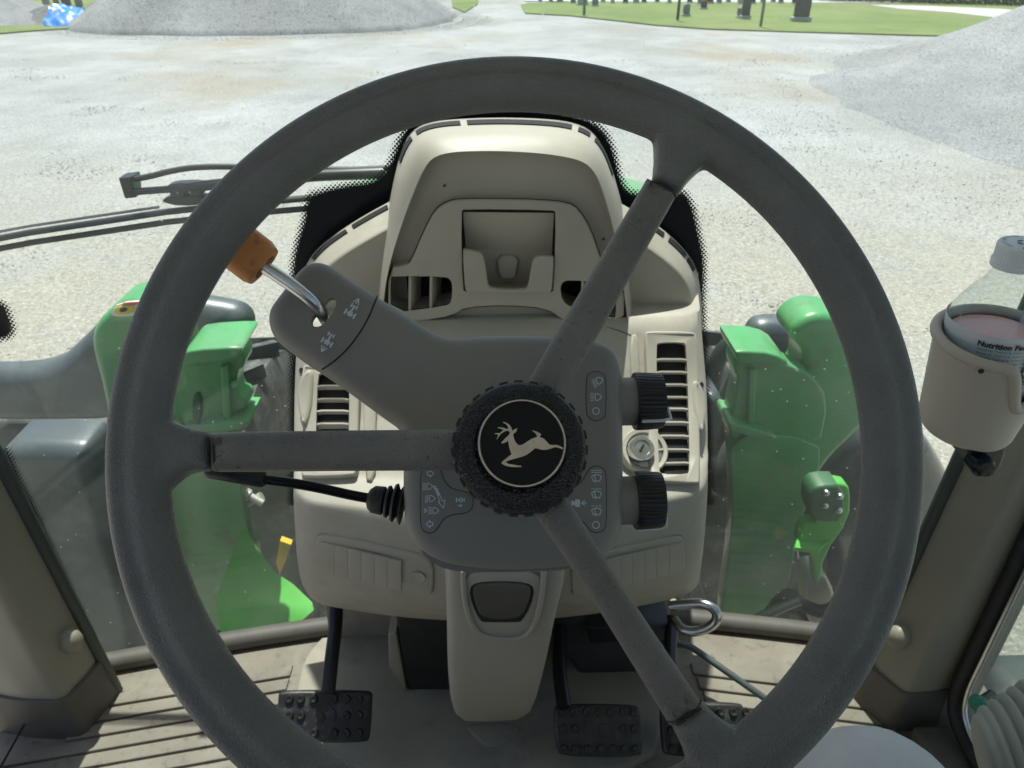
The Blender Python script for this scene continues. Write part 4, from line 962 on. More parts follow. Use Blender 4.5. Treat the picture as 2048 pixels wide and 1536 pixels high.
# ---- grab hook and rod, lower right
tube('hook_handle', chaikin([atY(x, y, Y) for x, y, Y in ((1340, 1212, .80), (1384, 1207, .79), (1412, 1207, .78), (1434, 1222, .77), (1434, 1242, .765), (1414, 1258, .765), (1384, 1265, .77), (1362, 1257, .78), (1350, 1240, .80))], 3, False), .0075, CHROME, dash, 14)
lr = thing('throttle_rod', 'slim grey bent rod crossing the sunlit floor to the right of the pedals', 'rod', tuple(atZ(1530, 1400, FLOOR+.03)))
tube('rod', chaikin([atY(x, y, Y) for x, y, Y in ((1320, 1288, .86), (1372, 1288, .85), (1392, 1300, .845), (1470, 1355, .80), (1560, 1418, .76), (1640, 1475, .73))], 2, False), .0058, mat('rod_grey', (.10, .12, .12), .35, metal=.3), lr, 12)
lathe('pedal_hinge', [(.012, 0), (.012, .03), (.009, .034), (.001, .034)], atY(1640, 1478, .735), V((.3, -.6, .6)), ORANGE, lr, 16)
# ================================================================== PEDALS
def pedal(outl, Y, tilt, label, rowsx, arm, icon, m, studm):
    c = atY(sum(x for x, y in outl)/len(outl), sum(y for x, y in outl)/len(outl), Y); n = V((0, -math.cos(tilt), math.sin(tilt)))
    t = thing('pedal', label, 'pedal', tuple(c))
    P = lambda x, y, o=0: on(x, y, c, n)+n*o
    pad = pillow('pad', [P(x, y) for x, y in outl], n, .012, m, t, r=.006, segs=4, sm=2)
    first = None; base = None
    for (x, y) in rowsx:
        q = P(x, y)
        if first is None:
            first = lathe('stud', [(.0068, -.001), (.0064, .003), (.0054, .0048), (.003, .0048), (.002, .0038), (.0003, .0036)], q, n, studm, pad, 16); base = q
        else:
            s = first.copy(); COL.objects.link(s); s.location = q-base
    for a in icon: pillow('raised_mark', [P(x, y, .001) for x, y in a], n, .002, studm, pad, r=.0008, segs=2, sm=1)
    tube('arm', chaikin([atY(x, y, YY) for x, y, YY in arm], 2, False), .011, mat('pedal_arm', (.02, .023, .027), .3, metal=.3), t, 12, flat=.7)
    return t
RB = mat('pedal_rubber', (.020, .018, .016), .36, bump=[(200, .2, .0005, 'n')], dirt=[(60, .52, .72, (.10, .09, .075))])
RB2 = mat('pedal_rubber_dusty', (.045, .042, .038), .4, bump=[(200, .2, .0005, 'n')], dirt=[(60, .5, .75, (.09, .082, .065))])
L1 = [(x, y) for y in (1398, 1431, 1466) for x in (579, 602, 628, 668, 693, 718) if not (y == 1431 and x in (628, 668))]
pedal([(553, 1388), (562, 1382), (600, 1380), (732, 1381), (743, 1386), (743, 1400), (738, 1478), (730, 1486), (640, 1487), (598, 1484), (556, 1480)], .72, math.radians(50), 'black studded clutch pedal alone on the left', L1,
      [(672, 1205, .86), (672, 1250, .83), (664, 1310, .78), (656, 1385, .735)], [[(625, 1425), (640, 1420), (652, 1430), (648, 1445), (632, 1448), (622, 1438)], [(660, 1410), (672, 1420), (674, 1438), (664, 1452), (656, 1455), (666, 1438), (664, 1422), (655, 1414)]], RB, RB)
L2 = [(x+ (y-1424)*.05, y) for y in (1424, 1458, 1498) for x in (1124, 1148, 1173, 1198, 1221, 1246, 1268) if not (y == 1458 and 1160 < x < 1235)]
pedal([(1106, 1416), (1118, 1409), (1200, 1408), (1272, 1411), (1282, 1418), (1288, 1502), (1280, 1514), (1200, 1516), (1122, 1512), (1112, 1500)], .70, math.radians(50), 'black studded brake pedal, inner one of the right-hand pair, in shadow', L2,
      [(1122, 1235, .88), (1118, 1300, .82), (1120, 1360, .76), (1128, 1415, .715)], [[(1212, 1445), (1226, 1458), (1222, 1474), (1208, 1478), (1196, 1468), (1198, 1450)], [(1170, 1440), (1176, 1440), (1176, 1475), (1170, 1475)]], RB2, RB2)
L3 = [(x+(y-1424)*.03, y) for y in (1424, 1460, 1498) for x in (1342, 1366, 1392, 1416, 1440, 1466, 1492) if not (y == 1460 and 1380 < x < 1450)]
pedal([(1320, 1414), (1332, 1406), (1400, 1404), (1480, 1406), (1490, 1414), (1500, 1500), (1492, 1512), (1420, 1515), (1332, 1513), (1326, 1500)], .70, math.radians(50), 'studded brake pedal half in sunlight, outer one of the right-hand pair', L3,
      [(1345, 1235, .88), (1340, 1300, .82), (1342, 1360, .76), (1348, 1415, .715)], [[(1405, 1448), (1420, 1446), (1428, 1460), (1418, 1472), (1404, 1468)]], RB, RB)
# ================================================================== STEERING COLUMN POD AND WHEEL
WN = V((0, -math.cos(math.radians(40)), math.sin(math.radians(40))))           # wheel axis, towards the driver
WC = EYE+ray(1035, 905)*.402
PP = WC-WN*.062                                                                # front face of the pod
def pw(px, py, o=0): return on(px, py, WC+WN*o, WN)
def pp(px, py, o=0): return on(px, py, PP+WN*o, WN)
col = thing('steering_column', 'grey plastic steering column pod with shuttle arm, symbol panels and two black rotary knobs', 'steering column', tuple(PP-WN*.05))
pod = [(757, 590), (800, 616), (835, 640), (860, 656), (885, 667), (910, 670), (960, 666), (1030, 664), (1100, 666), (1165, 670), (1200, 676), (1226, 688), (1240, 706), (1247, 735), (1250, 780), (1251, 900), (1251, 1020), (1248, 1060), (1236, 1090), (1215, 1112), (1180, 1128), (1120, 1138), (1020, 1143), (920, 1136), (870, 1122), (836, 1100), (816, 1075), (806, 1045), (803, 1000), (803, 930), (805, 872), (790, 850), (743, 818), (690, 778), (641, 741), (664, 726), (690, 704), (714, 674), (734, 642), (747, 612)]
pod = pod
def open_curve(pts, it=2): return chaikin([V((x, y, 0)) for x, y in pts], it, False)
arm = [(757, 590), (730, 572), (700, 554), (672, 534), (650, 520), (630, 515), (610, 518), (592, 532), (570, 560), (545, 592), (531, 612), (528, 636), (536, 664), (556, 686), (590, 710), (620, 728), (641, 741)]
seam = [(664, 726), (690, 704), (714, 674), (734, 642), (747, 612)]
full = open_curve(pod[:34]+arm[::-1][1:-1]+[pod[0]], 2)[:-1]
full = resample([V((p.x, p.y, 0)) for p in full], 8)
slot = [(664, 594), (672, 600), (673, 611), (664, 628), (652, 644), (640, 653), (628, 654), (621, 646), (622, 638), (630, 628), (646, 610), (654, 597)]
slot = [V((x, y, 0)) for x, y in slot]
shell = pillow('pod_shell', [pp(p.x, p.y) for p in full], WN, .045, PODG, col, r=.0115, segs=10, sm=0, angle=80, holes=[chaikin([pp(p.x, p.y) for p in slot], 2)], back=False, hole_depth=.006)
armo = shell
def rim_h(px, py):
    dmin = min(((px-p.x)**2+(py-p.y)**2)**.5 for p in full)*((PP-EYE).dot(FWD))/FPX; r = .0115
    return 0 if dmin >= r else -(r-math.sqrt(max(0, r*r-(r-dmin)**2)))
sl_ = open_curve([(644, 739)]+seam+[(755, 592)], 2); sl_ = resample([V((p.x, p.y, 0)) for p in sl_], 2, False)
tube('arm_seam', [pp(p.x, p.y, rim_h(p.x, p.y)+.0001) for p in sl_], .00055, SEAM, col, 6)
# back of the pod, tapering to the column
bk = []
for d, k in ((.040, .97), (.09, .86), (.15, .66), (.26, .5)):
    c = PP-WN*d+V((0, 0, -.0)); r = []
    for i in range(40):
        a = 2*math.pi*i/40; hw, hh = .070*k, .074*k; ex = .45
        r.append(c+V((math.copysign(abs(math.cos(a))**ex, math.cos(a))*hw, 0, 0))+V((0, math.sin(math.radians(40)), math.cos(math.radians(40))))*(math.copysign(abs(math.sin(a))**ex, math.sin(a))*hh))
    bk.append(r)
loft('pod_back', bk, PODG, col, angle=60)
# symbol panels
def panel(px, name='symbol_panel'):
    g = pillow('panel_gap', [pp(x, y, .0001) for x, y in px], WN, .001, SEAM, col, r=.0002, segs=1, sm=2)
    return pillow(name, [p+WN*.0005 for p in inset(orient(chaikin([pp(x, y, .0001) for x, y in px], 2), WN), WN, .0006)], WN, .001, PODL, col, r=.0003, segs=2, sm=0)
p1_ = panel([(1171, 755), (1178, 745), (1192, 741), (1206, 745), (1213, 755), (1213, 828), (1207, 838), (1192, 844), (1178, 838), (1171, 828)])
p2_ = panel([(1193, 930), (1207, 935), (1214, 948), (1214, 1050), (1208, 1062), (1193, 1068), (1178, 1062), (1168, 1046), (1150, 1034), (1122, 1030), (1105, 1005), (1120, 985), (1145, 976), (1164, 962), (1172, 945), (1180, 934)])
p3_ = panel([(841, 932), (870, 925), (884, 940), (889, 962), (906, 978), (934, 982), (946, 994), (948, 1010), (942, 1022), (930, 1028), (906, 1030), (888, 1038), (877, 1057), (868, 1066), (857, 1068), (845, 1062), (840, 1050), (839, 990)])
IC = bmesh.new()
def stroke(bm, pts, w, closed=False, f=pp, o=.00085):
    q = [f(x, y, o) for x, y in pts]; n = len(q); k = w*.5*(q[0]-EYE).length/FPX*1.0
    for i in range(n if closed else n-1):
        a, b = q[i], q[(i+1) % n]; d = (b-a)
        if d.length < 1e-7: continue
        d.normalize(); s = WN.cross(d)*k; e = d*k*.5
        vs = [bm.verts.new(v) for v in (a-s-e, b-s+e, b+s+e, a+s-e)]; bm.faces.new(vs)
def fillp(bm, pts, f=pp, o=.0009):
    cap(bm, [ring(bm, [f(x, y, o) for x, y in pts])])
def circ(cx, cy, r, n=20): return [(cx+r*math.cos(2*math.pi*i/n), cy+r*math.sin(2*math.pi*i/n)) for i in range(n)]
def sym(parent, draw, name='symbol'):
    bm = bmesh.new(); draw(bm); me = bpy.data.meshes.new(name); 
    for f in bm.faces:
        f.normal_update()
        if f.normal.dot(WN) < 0: f.normal_flip()
    bm.to_mesh(me); bm.free(); link(me, name, WHITEP, parent, None)
LW = 1.9
def lampD(bm, cx, cy, s=1, rays='h', rot=0, nr=5):
    def R(x, y):
        a = math.radians(rot); x, y = x*s, y*s; return (cx+x*math.cos(a)-y*math.sin(a), cy+x*math.sin(a)+y*math.cos(a))
    D = [(-1, -7), (3, -6.5), (8, -3), (10, 0), (8, 3), (3, 6.5), (-1, 7), (-2.5, 3), (-2.5, -3)]
    stroke(bm, [R(*p) for p in D], LW*s**.5, True)
    for i in range(nr):
        y = -7+14*i/(nr-1); dx = -12 if rays == 'h' else -12
        sh = 0 if rays == 'h' else 2.6
        stroke(bm, [R(-5, y), R(dx, y+sh)], LW*.75)
sym(p1_, lambda bm: lampD(bm, 1196, 762, 1, 'd', -25, 5))
sym(p1_, lambda bm: lampD(bm, 1193, 794, 1, 'h', 0, 5))
sym(p1_, lambda bm: stroke(bm, circ(1192, 822, 6.5), LW, True))
def wiper(cx, cy, bars):
    def d(bm):
        stroke(bm, [(cx-10, cy-3), (cx-5, cy-6), (cx, cy-7), (cx+5, cy-6), (cx+10, cy-3), (cx+6, cy+7), (cx, cy+5), (cx-6, cy+7)], LW, True)
        stroke(bm, [(cx-4, cy-5), (cx-1, cy+9)], LW)
        for k, b in enumerate(bars):
            yy = cy-11-4*k
            if b == 's': stroke(bm, [(cx-10, yy), (cx+10, yy)], LW*.8)
            else:
                for j in range(3): stroke(bm, [(cx-10+7.5*j, yy), (cx-5.5+7.5*j, yy)], LW*.8)
    return d
sym(p2_, wiper(1193, 956, 'ss')); sym(p2_, wiper(1193, 989, 's')); sym(p2_, wiper(1193, 1023, 'd'))
sym(p2_, lambda bm: stroke(bm, circ(1192, 1050, 6.8), LW, True))
def wash(bm):
    fillp(bm, [(1150, 999), (1160, 999), (1160, 1014), (1150, 1014)]); fillp(bm, [(1143, 1000), (1150, 1004), (1150, 1009), (1143, 1012)])
    stroke(bm, [(1163, 1006), (1173, 1006)], LW); stroke(bm, [(1170, 1001), (1163, 1006), (1170, 1011)], LW)
sym(p2_, wash)
def blinker(cx, cy, s):
    A = [(-6, -3.5), (0, -3.5), (0, -8), (8, 0), (0, 8), (0, 3.5), (-6, 3.5)]
    return lambda bm: stroke(bm, [(cx+x*s, cy+y*.9) for x, y in A], LW, True)
sym(p3_, blinker(860, 947, .95)); sym(p3_, blinker(860, 1048, -.95))
sym(p3_, lambda bm: lampD(bm, 856, 973, .9)); sym(p3_, lambda bm: lampD(bm, 861, 997, .9, 'd')); sym(p3_, lambda bm: lampD(bm, 868, 1021, .9))
def bolt_(bm): stroke(bm, [(853, 1017), (848, 1020), (854, 1022), (848, 1025)], LW)
sym(p3_, bolt_)
def slide(bm):
    stroke(bm, [(868, 972), (876, 990)], LW*1.6); fillp(bm, [(866, 970), (873, 973), (868, 980)])
    stroke(bm, [(872, 982), (880, 1003), (876, 1004), (887, 1016), (890, 1000), (885, 1002), (876, 981)], LW*.9, True)
    fillp(bm, [(869, 976), (875, 976), (880, 990), (877, 992)])
sym(p3_, slide)
def horn(bm):
    stroke(bm, [(913, 996), (913, 1004)], LW*1.4); stroke(bm, [(913, 1000), (929, 1000)], LW); stroke(bm, circ(922, 1000, 4.2, 12), LW*.9, True); stroke(bm, [(929, 997), (929, 1003)], LW)
    stroke(bm, [(915, 1011), (924, 1011)], LW); stroke(bm, [(921, 1008.5), (924, 1011), (921, 1013.5)], LW)
sym(p3_, horn)
# tractor direction symbols on the arm
def tractor_sym(cx, cy, arrow):
    a = math.radians(30)
    def R(x, y): return (cx+x*math.cos(a)-y*math.sin(a), cy+x*math.sin(a)+y*math.cos(a))
    def rect(bm, x0, y0, x1, y1): fillp(bm, [R(x0, y0), R(x1, y0), R(x1, y1), R(x0, y1)], o=.0007)
    def d(bm):
        rect(bm, -5, -1, 5, 9); rect(bm, -2, -15, 2, -1)
        rect(bm, -12, -2, -8.5, 10); rect(bm, 8.5, -2, 12, 10); rect(bm, -9, 3, 9, 5)
        rect(bm, -7.5, -17, -4.5, -8.5); rect(bm, 4.5, -17, 7.5, -8.5); rect(bm, -6, -14, 6, -12)
        if arrow > 0:
            for p in ([(0, -31), (-6, -20)], [(0, -31), (6, -20)], [(0, -31), (0, -19)]): stroke(bm, [R(*q) for q in p], 2.4, o=.0007)
            fillp(bm, [R(-4, -25), R(0, -32), R(4, -25)], o=.0008)
        else:
            for p in ([(0, 26), (-6, 15)], [(0, 26), (6, 15)], [(0, 26), (0, 14)]): stroke(bm, [R(*q) for q in p], 2.4, o=.0007)
            fillp(bm, [R(-4, 20), R(0, 27), R(4, 20)], o=.0008)
    return d
sym(armo, tractor_sym(702, 624, 1)); sym(armo, tractor_sym(656, 681, -1))
# rotary knobs on the right flank
def knob(py, label, wy):
    c0 = pp(1250, py, -.020); ax = V((1, 0, 0)); scale = (c0-EYE).dot(FWD)/FPX; R = 58*scale
    st = lathe('knob_shaft', [(R*.83, -.01), (R*.83, .0075), (R*.6, .008)], c0, ax, PODG, col, 40)
    w_ = 56*scale
    prof = [(R*.80, .006), (R*.98, .006), (R, .0075), (R, w_*.5), (R*.985, w_*.8), (R*.96, w_+.004), (R*.93, w_+.0055), (R*.6, w_+.006), (.0005, w_+.006)]
    k = lathe('rotary_knob', prof, c0, ax, BLACK, col, 160, mod=lambda t, r, h: (1-.028*max(0, math.sin(t*40))**.5 if r > R*.9 and h > .0065 else 1), angle=28, label=label)
    a = math.radians(wy); d = V((0, -math.cos(a), math.sin(a)))
    tube('pointer_line', [c0+ax*.008+d*(R*1.02), c0+ax*(w_+.003)+d*(R*1.0), c0+ax*(w_+.0085)+d*(R*.92), c0+ax*(w_+.0085)+d*(R*.4)], .0011, PTR, k, 8)
knob(803, 'upper black ribbed knob', -9); knob(1001, 'lower black ribbed knob', -62)
# ================================================================== STALK
sk = thing('indicator_stalk', 'thin black indicator stalk with rubber boot left of the column, under the left spoke', 'stalk', tuple(pp(800, 1003, -.02)))
ax = (pp(735, 997, -.02)-pp(805, 1008, -.02)).normalized(); s0 = pp(806, 1008, -.02); ln = (pp(735, 997, -.02)-s0).length
pr = [(.0135, 0), (.012, .0012), (.0085, .003), (.0125, .005), (.0118, .0065), (.0078, .0075), (.0105, .0095), (.0100, .011), (.0072, .0118), (.0092, .0128), (.0088, .0195), (.0062, .0225), (.004, .0235)]
lathe('boot', [(r, h*ln/.0235) for r, h in pr], s0, ax, BLACKR, sk, 36, angle=60)
stp = [pp(740, 997, -.02), pp(700, 990, -.018), pp(640, 976, -.014), pp(590, 967, -.010), pp(530, 959, -.008)]
tube('rod', chaikin(stp, 2, False), .0032, BLACKG, sk, 14)
g = [pp(532, 960, -.008), pp(527, 959, -.008), pp(500, 955, -.006), pp(460, 950, -.005), pp(420, 946, -.004), pp(412, 945, -.004), pp(409, 944.5, -.004)]
tube('grip', g, [.0035, .0052, .0053, .0046, .0034, .0026, .0008], BLACK, sk, 20)
# ================================================================== SHUTTLE LEVER
sv = thing('shuttle_lever', 'steel lever with orange plastic grip rising from the slot of the column arm', 'lever', tuple(pp(640, 628, -.02)))
lv = [pp(658, 648, -.030), pp(652, 640, -.014), pp(645, 628, -.002), pp(628, 606, .006), pp(600, 582, .011), pp(566, 558, .015), pp(532, 536, .018), pp(505, 518, .020)]
tube('rod', chaikin(lv, 3, False), .0042, CHROME, sv, 18)
gc = pp(507, 517, .020); gd = (pp(455, 477, .024)-gc).normalized()
u_ = gd.cross(WN).normalized(); v_ = u_.cross(gd)
gr = []
for h, a, b in ((-.0085, .0105, .0085), (-.0075, .0135, .0115), (-.003, .0150, .0125), (.006, .0150, .013), (.018, .0150, .013), (.026, .0145, .0125), (.033, .012, .011), (.036, .006, .006)):
    gr.append([gc+gd*h+u_*(a*math.copysign(abs(math.cos(t))**.6, math.cos(t)))+v_*(b*math.copysign(abs(math.sin(t))**.6, math.sin(t))) for t in [2*math.pi*k/32 for k in range(32)]])
grip = loft('grip', gr, ORANGE, sv, angle=45)
for s in (-1, 1):
    pillow('grip_socket', [gc-gd*.0087+u_*(.009*math.cos(t)*.45+s*.0048)+v_*(.0062*math.sin(t)) for t in [2*math.pi*k/16 for k in range(16)]], -gd, .001, mat('orange_shade', (.28, .09, .025), .6), grip, r=.0003, segs=1, sm=0)
# ================================================================== STEERING WHEEL
sw = thing('steering_wheel', 'large dark grey three-spoke steering wheel filling the foreground', 'steering wheel', tuple(WC))
Uw = V((1, 0, 0)); Vw = V((0, math.sin(math.radians(40)), math.cos(math.radians(40))))
# radius from the traced outer edge
Ro = (pw(1842, 890)-pw(216, 890)).length/2
Cw = (pw(1842, 890)+pw(216, 890))/2; 
top = pw(1029, 119); Cc = top-Vw*Ro; RC = V((Cw.x, Cc.y, Cc.z))
a_, b_ = .0160, .0128                     # half width, half thickness of the rim section
Rm = Ro-a_
bm = bmesh.new(); NS, NSec = 240, 40; rs = []
for i in range(NS):
    t = 2*math.pi*i/NS; e = Uw*math.cos(t)+Vw*math.sin(t); r = []
    for k in range(NSec):
        q = 2*math.pi*k/NSec; cx, cy = math.cos(q), math.sin(q)
        x = a_*math.copysign(abs(cx)**.92, cx); y = b_*math.copysign(abs(cy)**.95, cy)
        if y > 0: y -= .0036*math.exp(-((x-.0040)/.0040)**2)
        r.append(RC+e*(Rm+x)+WN*y)
    rs.append(ring(bm, r))
for i in range(NS): bridge(bm, rs[i], rs[(i+1) % NS])
# flared spoke roots, traced
roots = [
 [(1306, 362), (1311, 335), (1312, 305), (1303, 284), (1286, 270), (1262, 259), (1225, 249), (1180, 240), (1180, 205), (1260, 205), (1400, 240), (1500, 330), (1560, 410), (1560, 440), (1535, 440), (1500, 405), (1470, 376), (1448, 360), (1425, 345), (1403, 341), (1386, 350), (1372, 366), (1357, 390), (1330, 374)],
 [(420, 863), (385, 858), (362, 850), (350, 838), (346, 822), (346, 800), (352, 765), (362, 725), (330, 715), (300, 780), (285, 900), (300, 1030), (325, 1085), (354, 1080), (347, 1040), (343, 1005), (345, 980), (352, 962), (368, 948), (390, 942), (424, 942), (421, 902)],
 [(1344, 1450), (1362, 1482), (1370, 1508), (1362, 1536), (1340, 1575), (1300, 1610), (1320, 1650), (1420, 1620), (1500, 1560), (1580, 1470), (1620, 1400), (1612, 1340), (1588, 1352), (1560, 1392), (1528, 1432), (1503, 1450), (1478, 1456), (1453, 1448), (1430, 1428), (1408, 1404), (1376, 1426)]]
for rt in roots:
    pts = []
    for x, y in rt:
        p = pw(x, y); d = p-RC; r_ = d.length
        if r_ > Ro-2*a_-.0035: p = RC+d*(max(r_, Ro-2*a_+.0035)/r_)
        pts.append(p+WN*.0085)
    pts = chaikin(pts, 2); pillow_bm(bm, pts, WN, .018, .0075, 5)
bmesh.ops.recalc_face_normals(bm, faces=bm.faces[:])
me = bpy.data.meshes.new('rim'); bm.to_mesh(me); bm.free()
rim = link(me, 'rim', WHEELG, sw, None)
md = rim.modifiers.new('r', 'REMESH'); md.mode = 'VOXEL'; md.voxel_size = .00125; md.use_smooth_shade = True
ms = rim.modifiers.new('s', 'SMOOTH'); ms.factor = .5; ms.iterations = 9
apply_mods(rim)
for p in rim.data.polygons: p.use_smooth = True
if not rim.data.materials: rim.data.materials.append(WHEELG)
# spokes
def spoke(px, label=None):
    s = pillow('spoke', [pw(x, y, .0075) for x, y in px], WN, .0165, SPOKEG, sw, r=.0072, segs=8, sm=0, step=.003, angle=80)
    return s
def dens(px, k=6):
    q = []
    for i in range(len(px)):
        a, b = px[i], px[(i+1) % len(px)]
        for j in range(k): q.append((a[0]+(b[0]-a[0])*j/k, a[1]+(b[1]-a[1])*j/k))
    return q
spoke(dens([(1298, 348), (1360, 379), (1180, 700), (1120, 800), (1040, 790), (1090, 700)]))
spoke(dens([(414, 865), (470, 861), (700, 858), (920, 856), (1000, 858), (1000, 938), (920, 938), (700, 939), (470, 941), (414, 941)]))
spoke(dens([(1348, 1459), (1414, 1419), (1240, 1160), (1140, 1000), (1090, 940), (1030, 960), (1080, 1040), (1180, 1185)]))
for a, b in (((1295, 355), (1357, 387)), ((425, 866), (427, 940)), ((1342, 1450), (1408, 1408))):
    A_, B_ = pw(*a, .0075), pw(*b, .0075); wd = (B_-A_).length; q = []
    for k in range(25):
        x = wd*(.004+.992*(.5-.5*math.cos(math.pi*k/24))); d_ = min(x, wd-x); r_ = .0072
        q.append(A_.lerp(B_, x/wd)+WN*(-.0004-(r_-math.sqrt(max(0, r_*r_-(r_-d_)**2)) if d_ < r_ else 0)))
    tube('spoke_joint', q, .0005, SEAM, sw, 8)
# hub
HC = WC+WN*.0; hp = on(1041, 893, WC+WN*.020, WN); sc = (hp-EYE).dot(FWD)/FPX
HC = hp-WN*.020
R = 140*sc
def scal(t, r, h):
    if r > R*.975 and h < .0175: 
        return 1-.045*max(0, math.sin(t*13+.3))**.35*(1 if h < .0165 else .5) if False else 1-.035*(1 if math.sin(t*27) > .25 else 0)
    return 1
hub = lathe('hub_cap', [(R*.80, -.012), (R, -.010), (R, .004), (R, .0125), (R*.985, .0150)], HC, WN, BLACK, sw, 324, mod=scal, angle=30, caps=True)
lathe('hub_pad', [(R*.955, .010), (R*.955, .0145), (R*.94, .0175), (R*.90, .0198), (R*.82, .0214), (R*.70, .0218), (R*.665, .0216), (R*.655, .0205), (R*.64, .0205)], HC, WN, HUBT, hub, 120, angle=50)
ec = on(1044, 886, HC+WN*.021, WN)
lathe('emblem_ring_base', [(R*.655, -.002), (R*.655, -.0002), (R*.645, .0006), (R*.63, .0006), (R*.62, -.0004), (R*.0005, -.0004)], ec, WN, BLACKG, hub, 120, angle=40)
lathe('emblem_ring', [(R*.632, -.0004), (R*.632, .0006), (R*.622, .0010), (R*.602, .0010), (R*.594, .0006), (R*.594, -.0004)], ec, WN, SILVER, hub, 120, caps=False, angle=30)
deer = [(570, 768), (580, 778), (608, 768), (634, 750), (638, 780), (645, 815), (655, 850), (667, 878), (640, 895), (610, 920), (580, 945), (570, 960), (590, 975), (620, 987), (660, 995), (700, 997), (763, 996), (748, 980), (735, 983), (690, 975), (645, 968), (618, 956), (612, 947), (640, 935), (680, 922), (720, 912), (765, 900), (810, 880), (850, 850), (872, 832), (890, 820), (915, 828), (950, 835), (990, 836), (1030, 825), (1060, 814), (1085, 811), (1110, 820), (1142, 833), (1146, 818), (1115, 800), (1085, 790), (1045, 791), (1018, 786), (1000, 768), (985, 750), (965, 732), (938, 719), (926, 718), (942, 690), (925, 680), (905, 668), (880, 660), (850, 655), (868, 665), (885, 678), (898, 695), (905, 715), (880, 722), (850, 735), (820, 754), (785, 778), (760, 790), (738, 793), (722, 786), (705, 768), (692, 740), (682, 705), (682, 684), (702, 676), (712, 660), (721, 632), (708, 640), (690, 648), (674, 658), (668, 650), (664, 628), (650, 606), (625, 588), (605, 580), (583, 577), (586, 583), (605, 592), (622, 605), (632, 620), (634, 640), (618, 642), (592, 631), (565, 626), (535, 627), (540, 633), (565, 638), (580, 646), (588, 656), (572, 665), (555, 682), (530, 680), (507, 683), (510, 690), (528, 690), (544, 696), (535, 714), (527, 735), (530, 740), (545, 716), (560, 694), (580, 678), (605, 664), (630, 658), (645, 668), (650, 682), (640, 698), (615, 722), (595, 742)]
dpx = [(880+x/4.653, 720+y/4.653) for x, y in deer]
bm = bmesh.new(); P_ = [on(x, y, ec+WN*.0008, WN) for x, y in dpx]; P_ = orient(P_, WN)
r1 = ring(bm, P_); r2 = ring(bm, [p-WN*.0014 for p in P_]); bridge(bm, r1, r2); cap(bm, [r1]); 
finish(bm, 'leaping_deer', SILVER, hub, None)
# ================================================================== CUP HOLDER, BOTTLE
CA = V((-.055, -.10, 1)).normalized()
ctop = EYE+ray(1998, 676)*.66
u_, v_, ax = basis(CA, V((0, 1, 0)))
# u_, v_ span the cup mouth
Rt = 116*((ctop-EYE).dot(FWD))/FPX; Rb = Rt*.79; Hc = .088
ch = thing('cup_holder', 'beige plastic cup holder with cut-away rim clamped to the right cab pillar', 'cup holder', tuple(ctop-ax*Hc))
def cdir(t): return u_*math.cos(t)+v_*math.sin(t)
# angle that faces the camera's right-front: notch centre
def tang(vec):
    vec = vec-ax*vec.dot(ax); return math.atan2(vec.dot(v_), vec.dot(u_))
tn = tang(V((.65, -1, 0)))
def htop(t):
    d = abs((t-tn+math.pi) % (2*math.pi)-math.pi); w0, w1 = .45, .95
    f = 1 if d < w0 else (0 if d > w1 else .5+.5*math.cos(math.pi*(d-w0)/(w1-w0))); return -.038*f
NT, NH = 96, 14
def cring(off, h):
    out = []
    for k in range(NT):
        t = 2*math.pi*k/NT; y = -Hc+(Hc+htop(t))*h; f = (y+Hc)/Hc; rr_ = Rb+(Rt-Rb)*f-off
        if h*Hc < .012: rr_ -= .012*(1-math.sqrt(max(0, 1-(1-h*Hc/.012)**2)))
        out.append(ctop+ax*y+cdir(t)*rr_)
    return out
seq = [cring(0, h) for h in (0, .02, .05, .09, .14, .3, .5, .7, .85, .95, 1)]+[cring(.0028, h) for h in (1, .8, .5, .2, .04)]
cup = loft('cup', seq, CUP, ch, angle=60)
tube('rim_bead', [p for p in cring(.0010, 1)], .0042, CUP, ch, 12, closed=True, angle=80)
lathe('drain_mark', [(.002, 0), (.002, .0006), (.0005, .0006)], on(1962, 742, ctop+V((0, -Rt*.92, 0)), V((-.2, -1, 0)).normalized()), V((-.2, -1, 0)), SEAM, ch, 10)
pillow('clamp', [atY(x, y, .62) for x, y in [(1930, 880), (2020, 880), (2010, 930), (1990, 955), (1972, 960), (1955, 948), (1942, 925)]], NB, .05, BLACK, ch, r=.006, sm=1)
lathe('clamp_knob', [(.012, -.01), (.012, .006), (.009, .010), (.0005, .011)], atY(1960, 928, .615), NB, BLACKG, ch, 20)
tube('clamp_bracket', [ctop-ax*(Hc*.7)+V((.02, .04, 0)), ctop-ax*(Hc*.9)+V((.07, .12, -.02)), V((cR.x-.04, cR.y+.03, ctop.z-.16))], .010, BLACK, ch, 10)
